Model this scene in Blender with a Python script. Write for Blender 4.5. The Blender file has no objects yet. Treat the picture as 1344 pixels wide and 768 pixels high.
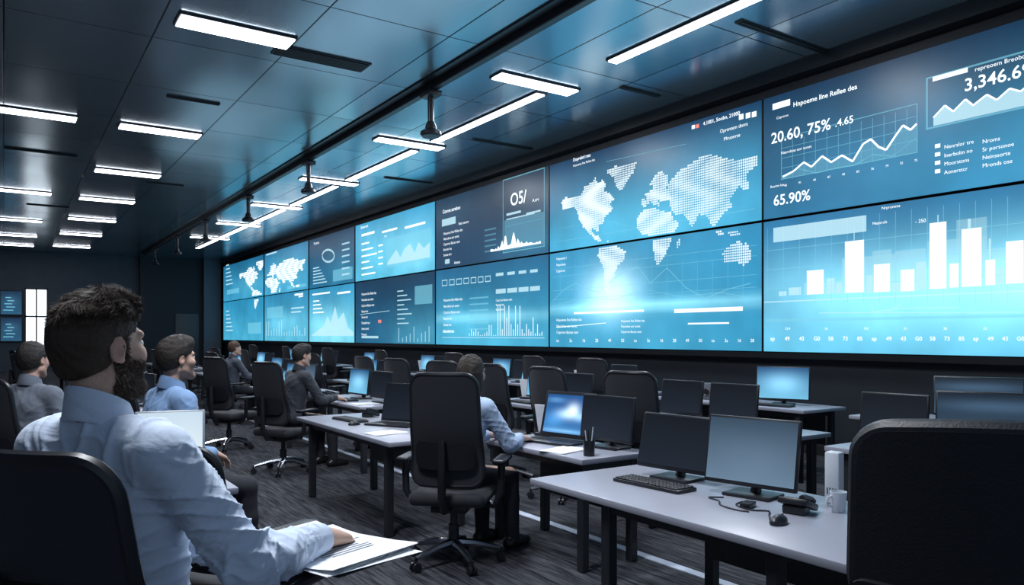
import bpy, bmesh, math, random
import numpy as np
from mathutils import Vector, Matrix
random.seed(7); np.random.seed(7)
S = bpy.context.scene; C = S.collection
S.view_settings.view_transform = 'Standard'
R = math.radians
V = Vector

# ------------------------------------------------------------------ measures
TH = R(33.9); ST, CT = math.sin(TH), math.cos(TH)
F = 993.0; H = 1.52; D = 8.5; CEIL = 5.03; FAR = 37.5; WALL = D+.09

# ------------------------------------------------------------------ materials
def lin(c):
    return tuple(((v/255)/12.92 if v/255 <= .04045 else ((v/255+.055)/1.055)**2.4) for v in c)

def mat(name, col, rough=.5, metal=0.0, spec=.5, nscale=30, namt=.12, stretch=(1,1,1), bump=0.0, bscale=None, emit=None, estr=0.0, sheen=0, coat=0, alpha=1, wrinkle=0):
    m = bpy.data.materials.new(name); m.use_nodes = True
    nt = m.node_tree; N = nt.nodes; L = nt.links
    p = N['Principled BSDF']
    p.inputs['Roughness'].default_value = rough
    p.inputs['Metallic'].default_value = metal
    p.inputs['Specular IOR Level'].default_value = spec
    p.inputs['Alpha'].default_value = alpha
    if sheen: p.inputs['Sheen Weight'].default_value = sheen
    if coat: p.inputs['Coat Weight'].default_value = coat
    tc = N.new('ShaderNodeTexCoord'); mp = N.new('ShaderNodeMapping')
    mp.inputs['Scale'].default_value = stretch
    L.new(tc.outputs['Object'], mp.inputs['Vector'])
    no = N.new('ShaderNodeTexNoise'); no.inputs['Scale'].default_value = nscale; no.inputs['Detail'].default_value = 4
    L.new(mp.outputs['Vector'], no.inputs['Vector'])
    mx = N.new('ShaderNodeMix'); mx.data_type = 'RGBA'
    c = list(col)
    mx.inputs[6].default_value = [max(0, v*(1-namt*2)) for v in c] + [1]
    mx.inputs[7].default_value = [min(1, v*(1+namt*2)) for v in c] + [1]
    L.new(no.outputs['Fac'], mx.inputs[0]); L.new(mx.outputs[2], p.inputs['Base Color'])
    last = None
    if wrinkle:
        n3 = N.new('ShaderNodeTexNoise'); n3.inputs['Scale'].default_value = 9; n3.inputs['Detail'].default_value = 2.5
        n3.inputs['Distortion'].default_value = 1.4; n3.inputs['Roughness'].default_value = .4
        mp3 = N.new('ShaderNodeMapping'); mp3.inputs['Scale'].default_value = (1.0,1.0,1.9); mp3.inputs['Rotation'].default_value = (.5,.4,.3)
        L.new(tc.outputs['Object'], mp3.inputs['Vector']); L.new(mp3.outputs['Vector'], n3.inputs['Vector'])
        b3 = N.new('ShaderNodeBump'); b3.inputs['Strength'].default_value = wrinkle; b3.inputs['Distance'].default_value = .03
        L.new(n3.outputs['Fac'], b3.inputs['Height']); last = b3
    if bump:
        n2 = no
        if bscale:
            n2 = N.new('ShaderNodeTexNoise'); n2.inputs['Scale'].default_value = bscale; n2.inputs['Detail'].default_value = 3
            L.new(mp.outputs['Vector'], n2.inputs['Vector'])
        b = N.new('ShaderNodeBump'); b.inputs['Strength'].default_value = bump; b.inputs['Distance'].default_value = .01
        L.new(n2.outputs['Fac'], b.inputs['Height'])
        if last: L.new(last.outputs['Normal'], b.inputs['Normal'])
        last = b
    if last: L.new(last.outputs['Normal'], p.inputs['Normal'])
    if emit:
        p.inputs['Emission Color'].default_value = list(emit)+[1]; p.inputs['Emission Strength'].default_value = estr
    return m

def attr_emit(name, strength, cloud=0):
    m = bpy.data.materials.new(name); m.use_nodes = True
    nt = m.node_tree; N = nt.nodes; L = nt.links; p = N['Principled BSDF']
    p.inputs['Base Color'].default_value = (.004,.005,.007,1); p.inputs['Roughness'].default_value = .35
    p.inputs['Specular IOR Level'].default_value = .3
    a = N.new('ShaderNodeAttribute'); a.attribute_name = 'Col'
    src = a.outputs['Color']
    if cloud:
        tc = N.new('ShaderNodeTexCoord'); no = N.new('ShaderNodeTexNoise'); no.inputs['Scale'].default_value = 1.1; no.inputs['Detail'].default_value = 3
        L.new(tc.outputs['Object'], no.inputs['Vector'])
        mr = N.new('ShaderNodeMapRange'); mr.inputs['From Min'].default_value = .3; mr.inputs['From Max'].default_value = .7
        mr.inputs['To Min'].default_value = 1-cloud; mr.inputs['To Max'].default_value = 1+cloud
        L.new(no.outputs['Fac'], mr.inputs['Value'])
        vm = N.new('ShaderNodeVectorMath'); vm.operation = 'SCALE'
        L.new(src, vm.inputs[0]); L.new(mr.outputs['Result'], vm.inputs['Scale']); src = vm.outputs['Vector']
    L.new(src, p.inputs['Emission Color']); p.inputs['Emission Strength'].default_value = strength
    return m

def attr_skin(name, rough=.5):
    m = bpy.data.materials.new(name); m.use_nodes = True
    nt = m.node_tree; N = nt.nodes; L = nt.links; p = N['Principled BSDF']
    p.inputs['Roughness'].default_value = rough
    p.inputs['Subsurface Weight'].default_value = .08; p.inputs['Subsurface Radius'].default_value = (.02,.008,.005)
    a = N.new('ShaderNodeAttribute'); a.attribute_name = 'Col'
    no = N.new('ShaderNodeTexNoise'); no.inputs['Scale'].default_value = 220; no.inputs['Detail'].default_value = 3
    tc = N.new('ShaderNodeTexCoord'); L.new(tc.outputs['Object'], no.inputs['Vector'])
    mr = N.new('ShaderNodeMapRange'); mr.inputs['To Min'].default_value = .72; mr.inputs['To Max'].default_value = 1.28
    L.new(no.outputs['Fac'], mr.inputs['Value'])
    vm = N.new('ShaderNodeVectorMath'); vm.operation = 'SCALE'
    L.new(a.outputs['Color'], vm.inputs[0]); L.new(mr.outputs['Result'], vm.inputs['Scale'])
    L.new(vm.outputs['Vector'], p.inputs['Base Color'])
    b = N.new('ShaderNodeBump'); b.inputs['Strength'].default_value = .18; b.inputs['Distance'].default_value = .005
    L.new(no.outputs['Fac'], b.inputs['Height']); L.new(b.outputs['Normal'], p.inputs['Normal'])
    return m

def emat(name, col, s, alpha=1):
    return mat(name, (.02,.02,.02), .5, emit=col, estr=s, alpha=alpha)

M = dict(
 chair=mat('chair_fabric', (.015,.017,.024), .70, nscale=400, bump=.25, sheen=.12),
 plastic=mat('black_plastic', (.013,.014,.019), .36, nscale=60),
 leather=mat('black_leather', (.014,.016,.023), .46, nscale=90, bump=.10, bscale=160),
 metal=mat('dark_metal', (.06,.065,.075), .3, .9, nscale=20),
 chrome=mat('brushed_steel', (.38,.4,.44), .25, 1, nscale=40, stretch=(1,1,8)),
 desk=mat('grey_laminate', lin((154,156,170)), .32, nscale=6, namt=.04),
 deskleg=mat('desk_leg_paint', (.035,.038,.046), .4, .4),
 white=mat('white_plastic', lin((205,212,222)), .45, namt=.03),
 paper=mat('white_paper', lin((232,234,238)), .7, nscale=40, namt=.03),
 ink=mat('grey_ink', lin((120,126,140)), .8),
 silver=mat('silver_shell', (.45,.48,.52), .35, .7),
 key=mat('key_plastic', (.03,.032,.038), .5),
 carton=mat('grey_card', (.12,.13,.15), .6),
 trousers=mat('dark_trousers', (.016,.018,.026), .85, nscale=300, bump=.2),
 shoe=mat('black_shoe', (.012,.011,.011), .35),
 eyewhite=mat('eye_white', (.7,.7,.68), .2, namt=.02), iris=mat('iris', (.05,.03,.02), .15),
 skin=attr_skin('skin'),
 display=attr_emit('display_glow', 1.2, .16),
 gwhite=emat('graphic_white', (.86,.95,1.0), 1.3),
 gmap=emat('graphic_map', (.80,.94,1.0), 1.15, .92),
 gpale=emat('graphic_pale', (.54,.85,.96), 1.05, .75),
 ghaze=emat('graphic_haze', (.50,.84,.93), .95, .34),
 gcyan=emat('graphic_cyan', (.22,.66,.84), 1.0, .5),
 gblue=emat('graphic_blue', (.15,.47,.66), .9, .45),
 gred=emat('graphic_red', (.9,.25,.22), 1.0),
 lamp=emat('lamp_diffuser', (.93,.93,1.0), 9.0),
 vent=mat('vent_black', (.006,.007,.009), .6),
 bezel=mat('screen_bezel', (.005,.007,.010), .35),
 wallpaint=mat('wall_navy', (.009,.014,.022), .55, nscale=3, namt=.15),
 farwall=mat('far_wall_grey', (.075,.09,.115), .7, nscale=3, namt=.1),
 colgrey=mat('column_grey', (.13,.15,.18), .6, nscale=3, namt=.1),
 dooredge=mat('door_grey', (.09,.085,.09), .5, namt=.1),
 window=emat('window_daylight', (.85,.93,1.0), 1.6),
 stripe=mat('floor_stripe', lin((190,200,218)), .6, namt=.05),
)

def carpet():
    m = bpy.data.materials.new('dark_carpet'); m.use_nodes = True
    nt = m.node_tree; N = nt.nodes; L = nt.links; p = N['Principled BSDF']; p.inputs['Roughness'].default_value = .9
    p.inputs['Specular IOR Level'].default_value = .2
    tc = N.new('ShaderNodeTexCoord'); mp = N.new('ShaderNodeMapping'); mp.inputs['Scale'].default_value = (26,1.6,1)
    L.new(tc.outputs['Object'], mp.inputs['Vector'])
    n1 = N.new('ShaderNodeTexNoise'); n1.inputs['Scale'].default_value = 1.4; n1.inputs['Detail'].default_value = 5; n1.inputs['Roughness'].default_value = .7
    L.new(mp.outputs['Vector'], n1.inputs['Vector'])
    cr = N.new('ShaderNodeValToRGB'); e = cr.color_ramp.elements
    e[0].position = .40; e[0].color = (.012,.013,.018,1); e[1].position = .64; e[1].color = (.090,.094,.110,1)
    L.new(n1.outputs['Fac'], cr.inputs['Fac'])
    L.new(cr.outputs['Color'], p.inputs['Base Color'])
    n2 = N.new('ShaderNodeTexNoise'); n2.inputs['Scale'].default_value = 180
    L.new(tc.outputs['Object'], n2.inputs['Vector'])
    b = N.new('ShaderNodeBump'); b.inputs['Strength'].default_value = .5; b.inputs['Distance'].default_value = .01
    L.new(n2.outputs['Fac'], b.inputs['Height']); L.new(b.outputs['Normal'], p.inputs['Normal'])
    return m
def ceilmat():
    m = bpy.data.materials.new('ceiling_panels'); m.use_nodes = True
    nt = m.node_tree; N = nt.nodes; L = nt.links; p = N['Principled BSDF']
    p.inputs['Metallic'].default_value = .88; p.inputs['Roughness'].default_value = .20
    tc = N.new('ShaderNodeTexCoord')
    br = N.new('ShaderNodeTexBrick'); br.offset = 0; br.squash = 1
    br.inputs['Scale'].default_value = 1; br.inputs['Brick Width'].default_value = 1.95; br.inputs['Row Height'].default_value = 1.45
    br.inputs['Mortar Size'].default_value = .010; br.inputs['Mortar Smooth'].default_value = .1
    br.inputs['Color1'].default_value = (.38,.47,.54,1); br.inputs['Color2'].default_value = (.52,.62,.69,1); br.inputs['Mortar'].default_value = (.010,.012,.016,1)
    mp = N.new('ShaderNodeMapping'); mp.inputs['Rotation'].default_value = (0,0,R(90))
    L.new(tc.outputs['Object'], mp.inputs['Vector']); L.new(mp.outputs['Vector'], br.inputs['Vector'])
    L.new(br.outputs['Color'], p.inputs['Base Color'])
    no = N.new('ShaderNodeTexNoise'); no.inputs['Scale'].default_value = .55; no.inputs['Detail'].default_value = 0
    L.new(tc.outputs['Object'], no.inputs['Vector'])
    b0 = N.new('ShaderNodeBump'); b0.inputs['Strength'].default_value = .4; b0.inputs['Distance'].default_value = .07
    L.new(no.outputs['Fac'], b0.inputs['Height'])
    b = N.new('ShaderNodeBump'); b.inputs['Strength'].default_value = .4; b.inputs['Distance'].default_value = .01; b.invert = True
    L.new(br.outputs['Fac'], b.inputs['Height']); L.new(b0.outputs['Normal'], b.inputs['Normal']); L.new(b.outputs['Normal'], p.inputs['Normal'])
    return m
M['carpet'] = carpet(); M['ceil'] = ceilmat()

# ------------------------------------------------------------------ object helpers
def link_mesh(name, me, m, parent=None, smooth=True, ang=35):
    o = bpy.data.objects.new(name, me); C.objects.link(o)
    for mm in (m if isinstance(m, (list, tuple)) else [m]): me.materials.append(mm)
    if smooth:
        me.polygons.foreach_set('use_smooth', [True]*len(me.polygons))
        if ang: me.set_sharp_from_angle(angle=R(ang))
    if parent: o.parent = parent
    return o
def tag(o, label=None, cat=None, group=None, kind=None):
    if label: o['label'] = label
    if cat: o['category'] = cat
    if group: o['group'] = group
    if kind: o['kind'] = kind
    return o
def thing(name, label, cat, loc=(0,0,0), rz=0, group=None):
    o = bpy.data.objects.new(name, None); C.objects.link(o); o.empty_display_size = .1
    o.location = loc; o.rotation_euler = (0,0,rz)
    return tag(o, label, cat, group)
def copy_tree(o, parent=None):
    c = o.copy(); C.objects.link(c)
    if parent: c.parent = parent
    for ch in list(o.children): copy_tree(ch, c)
    return c

class MB:
    def __init__(s): s.bm = bmesh.new()
    def box(s, c, size, bev=0, seg=2, rot=None, mi=0):
        mtx = Matrix.Translation(c) @ (rot.to_4x4() if rot else Matrix.Identity(4)) @ Matrix.Diagonal((*size,1))
        r = bmesh.ops.create_cube(s.bm, size=1, matrix=mtx)
        fs = set(f for v in r['verts'] for f in v.link_faces)
        for f in fs: f.material_index = mi
        if bev:
            es = list(set(e for v in r['verts'] for e in v.link_edges))
            bmesh.ops.bevel(s.bm, geom=es, offset=bev, segments=seg, profile=.5, affect='EDGES')
        return s
    def cyl(s, a, b, r0, r1=None, n=16, cap=True):
        return s.tube([a, b], [r0, r0 if r1 is None else r1], n, cap)
    def tube(s, pts, r, n=10, cap=True, closed=False):
        pts = [V(p) for p in pts]; m = len(pts)
        rs = r if isinstance(r, (list, tuple)) else [r]*m
        rings = []; up = None
        for i, p in enumerate(pts):
            if closed: t = (pts[(i+1) % m]-pts[i-1]).normalized()
            else: t = (pts[min(i+1, m-1)]-pts[max(i-1, 0)]).normalized()
            if up is None: up = V((0,0,1)) if abs(t.z) < .9 else V((0,1,0))
            a = t.cross(up)
            if a.length < 1e-4: a = t.cross(V((1,0,0)))
            a.normalize(); b = a.cross(t).normalized(); up = b
            rings.append([s.bm.verts.new(p+(a*math.cos(2*math.pi*k/n)+b*math.sin(2*math.pi*k/n))*rs[i]) for k in range(n)])
        for i in range(m if closed else m-1):
            A, B = rings[i], rings[(i+1) % m]
            for k in range(n):
                s.bm.faces.new((A[k], B[k], B[(k+1) % n], A[(k+1) % n]))
        if cap and not closed:
            s.bm.faces.new(rings[0]); s.bm.faces.new(rings[-1][::-1])
        return s
    def lathe(s, prof, c=(0,0,0), n=20):
        c = V(c); rings = []
        for r, z in prof:
            rings.append([s.bm.verts.new(c+V((max(r,1e-4)*math.cos(2*math.pi*k/n), max(r,1e-4)*math.sin(2*math.pi*k/n), z))) for k in range(n)])
        for A, B in zip(rings, rings[1:]):
            for k in range(n): s.bm.faces.new((A[k], A[(k+1) % n], B[(k+1) % n], B[k]))
        s.bm.faces.new(rings[0][::-1]); s.bm.faces.new(rings[-1])
        return s
    def grid_slab(s, fn, nu, nv, th):
        A = [[None]*(nv+1) for _ in range(nu+1)]; B = [[None]*(nv+1) for _ in range(nu+1)]
        for i in range(nu+1):
            for j in range(nv+1):
                p, n = fn(i/nu, j/nv)
                A[i][j] = s.bm.verts.new(p+n*th/2); B[i][j] = s.bm.verts.new(p-n*th/2)
        f = s.bm.faces.new
        for i in range(nu):
            for j in range(nv):
                f((A[i][j], A[i+1][j], A[i+1][j+1], A[i][j+1])); f((B[i][j], B[i][j+1], B[i+1][j+1], B[i+1][j]))
        for i in range(nu):
            f((A[i][0], B[i][0], B[i+1][0], A[i+1][0])); f((A[i][nv], A[i+1][nv], B[i+1][nv], B[i][nv]))
        for j in range(nv):
            f((A[0][j], A[0][j+1], B[0][j+1], B[0][j])); f((A[nu][j], B[nu][j], B[nu][j+1], A[nu][j+1]))
        return s
    def build(s, name, m, parent=None, smooth=True, ang=35):
        bmesh.ops.recalc_face_normals(s.bm, faces=s.bm.faces)
        me = bpy.data.meshes.new(name); s.bm.to_mesh(me); s.bm.free()
        return link_mesh(name, me, m, parent, smooth, ang)

def grid_panel(name, parent, o, u, v, nu, nv, colf, m):
    o, u, v = V(o), V(u), V(v)
    vs = []; cols = []
    for j in range(nv+1):
        for i in range(nu+1):
            vs.append(o+u*(i/nu)+v*(j/nv)); c = colf(i/nu, j/nv); cols += [c[0], c[1], c[2], 1]
    fs = [(j*(nu+1)+i, j*(nu+1)+i+1, (j+1)*(nu+1)+i+1, (j+1)*(nu+1)+i) for j in range(nv) for i in range(nu)]
    me = bpy.data.meshes.new(name); me.from_pydata([tuple(x) for x in vs], [], fs)
    a = me.color_attributes.new('Col', 'FLOAT_COLOR', 'POINT'); a.data.foreach_set('color', cols)
    return link_mesh(name, me, m, parent, False)

def grad(top, bot, glows=()):
    t, b = lin(top), lin(bot)
    gl = [(gu, gv, gr, gs, lin(gc)) for gu, gv, gr, gs, gc in glows]
    def f(u, v):
        c = [b[k]*(1-v)+t[k]*v for k in range(3)]
        for gu, gv, gr, gs, gc in gl:
            w = math.exp(-(((u-gu)/gr)**2+((v-gv)/gs)**2))
            c = [c[k]+gc[k]*w for k in range(3)]
        return c
    return f

# ================================================================== SETTING
def struct(name, c, size, m, bev=0):
    o = MB().box(c, size, bev).build(name, m, None, False); o['kind'] = 'structure'; return o
XL = -6.0; YB = -3.0
struct('floor', ((XL+WALL)/2, (YB+FAR)/2, -.05), (WALL-XL+.4, FAR-YB+.4, .1), M['carpet'])
struct('ceiling', ((XL+WALL)/2, (YB+FAR)/2, CEIL+.05), (WALL-XL+.4, FAR-YB+.4, .1), M['ceil'])
struct('wall_right', (WALL+.1, (YB+FAR)/2, CEIL/2), (.2, FAR-YB+.4, CEIL), M['wallpaint'])
struct('wall_left', (XL-.1, (YB+FAR)/2, CEIL/2), (.2, FAR-YB+.4, CEIL), M['farwall'])
struct('wall_far', ((XL+WALL)/2, FAR+.1, CEIL/2), (WALL-XL, .2, CEIL), M['farwall'])
struct('wall_far_recess', (6.35, FAR-.15, CEIL/2), (2.6, .3, CEIL), M['wallpaint'])
struct('wall_far_column', (8.05, FAR-.30, CEIL/2), (.75, .6, CEIL), M['colgrey'])
struct('baseboard_right', (WALL-.015, (YB+FAR)/2-.35, .06), (.03, FAR-YB-.7, .12), M['vent'])
struct('trim_1', (WALL-.1, (YB+FAR)/2-.35, CEIL-.09), (.2, FAR-YB-.7, .18), M['bezel'])
struct('trim_2', (WALL-.08, (YB+FAR)/2-.35, 1.255), (.16, FAR-YB-.7, .075), M['bezel'])
struct('trim_3', (3.66, 9, .003), (.075, 15, .006), M['stripe'])
struct('trim_4', (.0, 7.2, .003), (.075, 4.6, .006), M['stripe'])
dr = MB().box((7.0, FAR-.33, 1.25), (1.0, .06, 2.5), .01).build('door_1', M['dooredge'], None); dr['kind'] = 'structure'
MB().box((6.65, FAR-.39, 1.1), (.05, .06, .2), .01).build('door_handle', M['chrome'], dr)
w = MB().box((1.14, FAR-.02, 1.85), (.74, .04, 3.2)).build('window_1', M['window'], None, False); w['kind'] = 'structure'
fr = MB()
for x in (.75, 1.14, 1.53): fr.box((x, FAR-.05, 1.85), (.05, .06, 3.3))
for z in (.23, 2.3, 3.46): fr.box((1.14, FAR-.05, z), (.82, .06, .06))
fr.build('window_frame', M['bezel'], w, False)

# ================================================================== VIDEO WALL
def wp(px, py):
    t = (px-672)/F; d = D/(ST+t*CT)
    return d*(CT-t*ST), H+(440-py)/F*d
_tc = {}
def text2d(s, bold):
    k = (s, bold)
    if k not in _tc:
        cu = bpy.data.curves.new('lettering_curve', 'FONT'); cu.body = s; cu.size = 1; cu.offset = .012 if bold else 0
        cu.resolution_u = 3
        o = bpy.data.objects.new('lettering_curve', cu); C.objects.link(o)
        dg = bpy.context.evaluated_depsgraph_get()
        me = bpy.data.meshes.new_from_object(o.evaluated_get(dg))
        _tc[k] = ([(v.co.x, v.co.y) for v in me.vertices], [tuple(p.vertices) for p in me.polygons])
        bpy.data.objects.remove(o); bpy.data.curves.remove(cu); bpy.data.meshes.remove(me)
    return _tc[k]
class G:
    def __init__(s, lay): s.x = D-.075-.004*lay; s.v = []; s.f = []
    def pts(s, ps):
        b = len(s.v); s.v += [(s.x, y, z) for y, z in ps]; s.f.append(tuple(range(b, b+len(ps))))
    def rw(s, y0, z0, y1, z1):
        s.pts([(y0, z0), (y1, z0), (y1, z1), (y0, z1)])
    def r(s, px0, py0, px1, py1):
        a = wp(px0, py0); b = wp(px0, py1); e = wp(px1, py1); s.rw(a[0], b[1], e[0], a[1])
    def frame(s, px0, py0, px1, py1, t=.015):
        a = wp(px0, py0); b = wp(px0, py1); y0, y1, z0, z1 = a[0], wp(px1, py1)[0], b[1], a[1]
        s.rw(y0, z0, y1, z0+t); s.rw(y0, z1-t, y1, z1); s.rw(y0, z0, y0-t, z1); s.rw(y1+t, z0, y1, z1)
    def line(s, pts, w=.02):
        q = [wp(*p) for p in pts]
        for (a, b) in zip(q, q[1:]):
            dy, dz = b[0]-a[0], b[1]-a[1]; L = math.hypot(dy, dz) or 1; ny, nz = -dz/L*w/2, dy/L*w/2
            s.pts([(a[0]-ny, a[1]-nz), (a[0]+ny, a[1]+nz), (b[0]+ny, b[1]+nz), (b[0]-ny, b[1]-nz)])
    def hline(s, px0, py0, px1, w=.012):
        a = wp(px0, py0); e = wp(px1, py0); s.rw(a[0], a[1]-w/2, e[0], a[1]+w/2)
    def area(s, pts, pybase):
        q = [wp(*p) for p in pts]; zb = wp(pts[0][0], pybase)[1]
        for a, b in zip(q, q[1:]): s.pts([(a[0], zb), (b[0], zb), b, a])
    def text(s, px, py, st, pxh, bold=False):
        y, z = wp(px, py); t = (px-672)/F; mpp = D/(ST+t*CT)/F; sz = pxh*mpp*1.35
        vs, fs = text2d(st, bold); b = len(s.v)
        s.v += [(s.x, y-vx*sz, z+vy*sz) for vx, vy in vs]; s.f += [tuple(i+b for i in f) for f in fs]
    def build(s, name, m, parent):
        if not s.f: return
        me = bpy.data.meshes.new(name); me.from_pydata(s.v, [], s.f)
        return link_mesh(name, me, m, parent, False)

ys = [36.5, 29.88, 24.67, 20.68, 15.77, 11.3, 6.53, 1.85]
ZT, ZM, ZB = 4.67, 3.045, 1.305
gp = .035; gaps = [.16,.16,.12,.09,.06,.045,.035,.035]
specs = {
 (6,1): ((12,44,72),(34,106,146),[(.85,.12,.5,.45,(40,102,124)),(.1,.95,.4,.3,(6,18,28)),(.4,.45,.35,.3,(20,50,64))]),
 (6,0): ((32,107,152),(80,167,202),[(.55,.45,.55,.28,(140,198,206)),(.2,.1,.5,.2,(60,102,114)),(.7,.42,.25,.3,(84,136,144)),(.98,.98,.25,.25,(10,42,60))]),
 (5,1): ((13,52,86),(48,148,190),[(.5,.12,.5,.35,(64,122,134)),(.8,.5,.3,.3,(24,70,88))]),
 (5,0): ((40,131,174),(54,146,184),[(.36,.55,.12,.22,(212,235,240)),(.36,.5,.4,.5,(60,106,118)),(.5,.40,.6,.05,(136,188,190))]),
 (4,1): ((13,40,62),(19,60,92),[(.9,.1,.3,.3,(30,82,102)),(.2,.8,.3,.3,(14,40,54))]),
 (4,0): ((24,93,132),(60,153,190),[(.4,.2,.5,.3,(58,112,120)),(.5,.35,.6,.06,(110,152,156))]),
 (3,1): ((48,145,186),(80,177,209),[(.5,.5,.4,.4,(70,114,118)),(.8,.3,.2,.3,(96,128,132))]),
 (3,0): ((15,52,80),(26,90,127),[(.9,.1,.4,.4,(58,116,129))]),
 (2,1): ((16,53,82),(32,102,139),[(.7,.3,.3,.3,(34,78,93))]),
 (2,0): ((44,137,180),(106,197,221),[(.5,.3,.5,.3,(104,136,130))]),
 (1,1): ((34,106,148),(62,155,194),[(.5,.5,.4,.4,(70,114,118))]),
 (1,0): ((44,129,170),(86,177,207),[(.5,.4,.4,.2,(80,124,128))]),
 (0,1): ((28,97,134),(54,147,186),[(.7,.4,.3,.3,(60,104,108))]),
 (0,0): ((40,133,173),(70,165,199),[]),
}
colname = ['farthest', 'sixth', 'fifth', 'fourth', 'third', 'second', 'nearest']
what = {(6,1): 'dark blue screen with big figures and an area chart', (6,0): 'bright cyan screen with white bar chart',
 (5,1): 'blue screen with the white dotted world map', (5,0): 'glowing blue screen with South America and Australia',
 (4,1): 'navy screen with large figures in a framed inset', (4,0): 'blue screen with table blocks and thin spikes',
 (3,1): 'pale cyan screen with boxes and pale graph', (3,0): 'navy screen with text lines and small chart',
 (2,1): 'navy screen with circle gauge and list', (2,0): 'pale cyan screen with white mountain graph',
 (1,1): 'blue screen with right half of small map', (1,0): 'cyan screen with peaks along the bottom',
 (0,1): 'small blue screen with list and map half', (0,0): 'small cyan screen with bar lines'}
scr = {}
for i in range(7):
    for j in (0, 1):
        y0, y1 = ys[i]-gaps[i]/2, ys[i+1]+gaps[i+1]/2
        z0, z1 = (ZM+gp/2, ZT) if j else (ZB, ZM-gp/2)
        t = thing('video_screen', f'{what[(i,j)]}, {"upper" if j else "lower"} panel, {colname[i]} column', 'screen', (D-.07, (y0+y1)/2, z0), 0, 'video wall screens')
        b = MB().box((.03, 0, (z1-z0)/2), (.06, y0-y1+.02, z1-z0+.012), .004, 1).build('screen_casing', M['bezel'], t, False)
        for a in (-.3, .3): MB().box((.109, a*(y0-y1), (z1-z0)/2), (.10, .2, .3)).build('wall_bracket', M['metal'], t, False)
        tp, bt, gl = specs[(i,j)]
        grid_panel('display_surface', t, (-.002, (y0-y1)/2, 0), (0, y1-y0, 0), (0, 0, z1-z0), 40, 22, grad(tp, bt, gl), M['display'])
        scr[(i,j)] = (t, y0, y1, z0, z1)
def put(g, name, m, key):
    o = g.build(name, M[m], scr[key][0])
    if o: o.location = -V(scr[key][0].location)
GIB = ['Hnpoeme Ilne Rellee dea', 'Nesroboe eor sonet', 'Cnprtron Bsctes nom', 'Resrtm loe', 'Sonoe tert', 'Doprebnl rses', 'Antes morel', 'Prosentu']

# nearest column, upper
k = (6,1); w = G(1); c = G(0); l = G(1); nv = G(0); gr = G(0); wb = G(1)
w.text(1017, 190, '20.60, 75%', 14.5, True); w.text(1101, 168, '.4.65', 10, True); w.text(1046, 142, 'Hnpoeme Ilne Rellee dea', 6.5, True); wb.r(1019, 138, 1042, 146)
w.text(1030, 204, GIB[1], 4); w.text(1020, 271, '65.90%', 14, True); w.text(1016, 248, 'Resrtm loe', 3.5)
chart = [(1032,233),(1046,226),(1060,214),(1070,220),(1084,206),(1096,214),(1110,205),(1124,213),(1138,190),(1148,184),(1158,194),(1168,198),(1180,180),(1190,166),(1200,172),(1208,164)]
l.line(chart, .024); c.area(chart, 236)
chart2 = [(1032,236),(1052,222),(1076,228),(1100,222),(1126,218),(1150,204),(1176,206),(1208,182)]
gr.line(chart2, .014)
gr.frame(1030, 182, 1209, 237, .01)
for q in range(1045, 1205, 15): gr.line([(q, 184-(q-1045)*.26), (q, 235-(q-1045)*.2)], .006)
for q in (196, 209, 222): gr.hline(1031, q, 1208, .006)
for q in range(1034, 1208, 19): w.text(q, 246-(q-1034)*.19, str((q*7) % 90+10), 3.2)
nv.frame(1220, 104, 1400, 172, .02)
wb.r(1229, 103, 1275, 109); w.text(1284, 96, 'repreoem Breobortnn', 6); w.text(1270, 122, '3,346.69', 17, True)
mt = [(1230,156),(1245,140),(1256,148),(1272,132),(1282,140),(1300,126),(1313,133),(1330,118),(1344,122),(1362,108),(1395,100)]
l.line(mt, .02); c2 = G(1); c2.area(mt, 167)
for q, s_ in enumerate(('Nenrslor tre', 'Inerbolm no', 'Moorstons', 'Aonerstcr')):
    w.text(1244, 197+q*11, s_, 5.2); wb.r(1232, 191+q*11, 1239, 196+q*11)
for q, s_ in enumerate(('Nroms', 'Sr porsonoe', 'Neinssorte', 'Mronds ose')): w.text(1294, 190+q*10.5, s_, 5.5)
w.text(1024, 158, 'Cnprtron', 3.5)
put(w, 'lettering', 'gwhite', k); put(wb, 'marker_blocks', 'gwhite', k); put(c, 'chart_area', 'gblue', k); put(l, 'line_chart', 'gwhite', k); put(nv, 'inset_frame', 'gcyan', k); put(c2, 'mountain_area', 'gpale', k); put(gr, 'chart_grid', 'gcyan', k)
# nearest column, lower
k = (6,0); w = G(1); c = G(0); wb = G(1)
pb = G(1); pb.r(1020, 300, 1142, 319); put(pb, 'title_block', 'gpale', k)
for a in ((1064,356,1086,387),(1114,318,1139,385),(1152,348,1173,384),(1187,355,1205,383),(1225,294,1247,380),(1251,347,1263,378),(1267,302,1293,377),(1298,342,1311,375),(1325,318,1348,373)):
    b = G(1); b.r(*a); put(b, 'bar', 'gwhite', k)
for a in ((1090,366,1100,386),(1040,378,1056,388),(1207,345,1220,381),(1176,372,1185,383),(1142,362,1150,385),(1313,352,1322,374),(1102,372,1110,386),(1027,383,1037,389)):
    b = G(0); b.r(*a); put(b, 'pale_bar', 'gpale', k)
hz = G(.5)
for a in ((1060,372,1110,388),(1110,340,1180,385),(1180,330,1220,382),(1222,318,1300,379),(1296,328,1395,374),(1150,330,1175,384),(1260,290,1300,378)): hz.r(*a)
put(hz, 'haze_bars', 'ghaze', k)
wb.line([(1277,302),(1277,288)], .03); wb.line([(1236,294),(1236,283)], .012); wb.line([(1126,318),(1126,300)], .01); wb.line([(1304,342),(1304,314)], .02)
for q in range(1012, 1344, 21): c.line([(q, 300-(q-1012)*.13), (q, 398)], .006)
for q in (330, 355, 380): c.hline(1010, q, 1400, .008)
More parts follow.
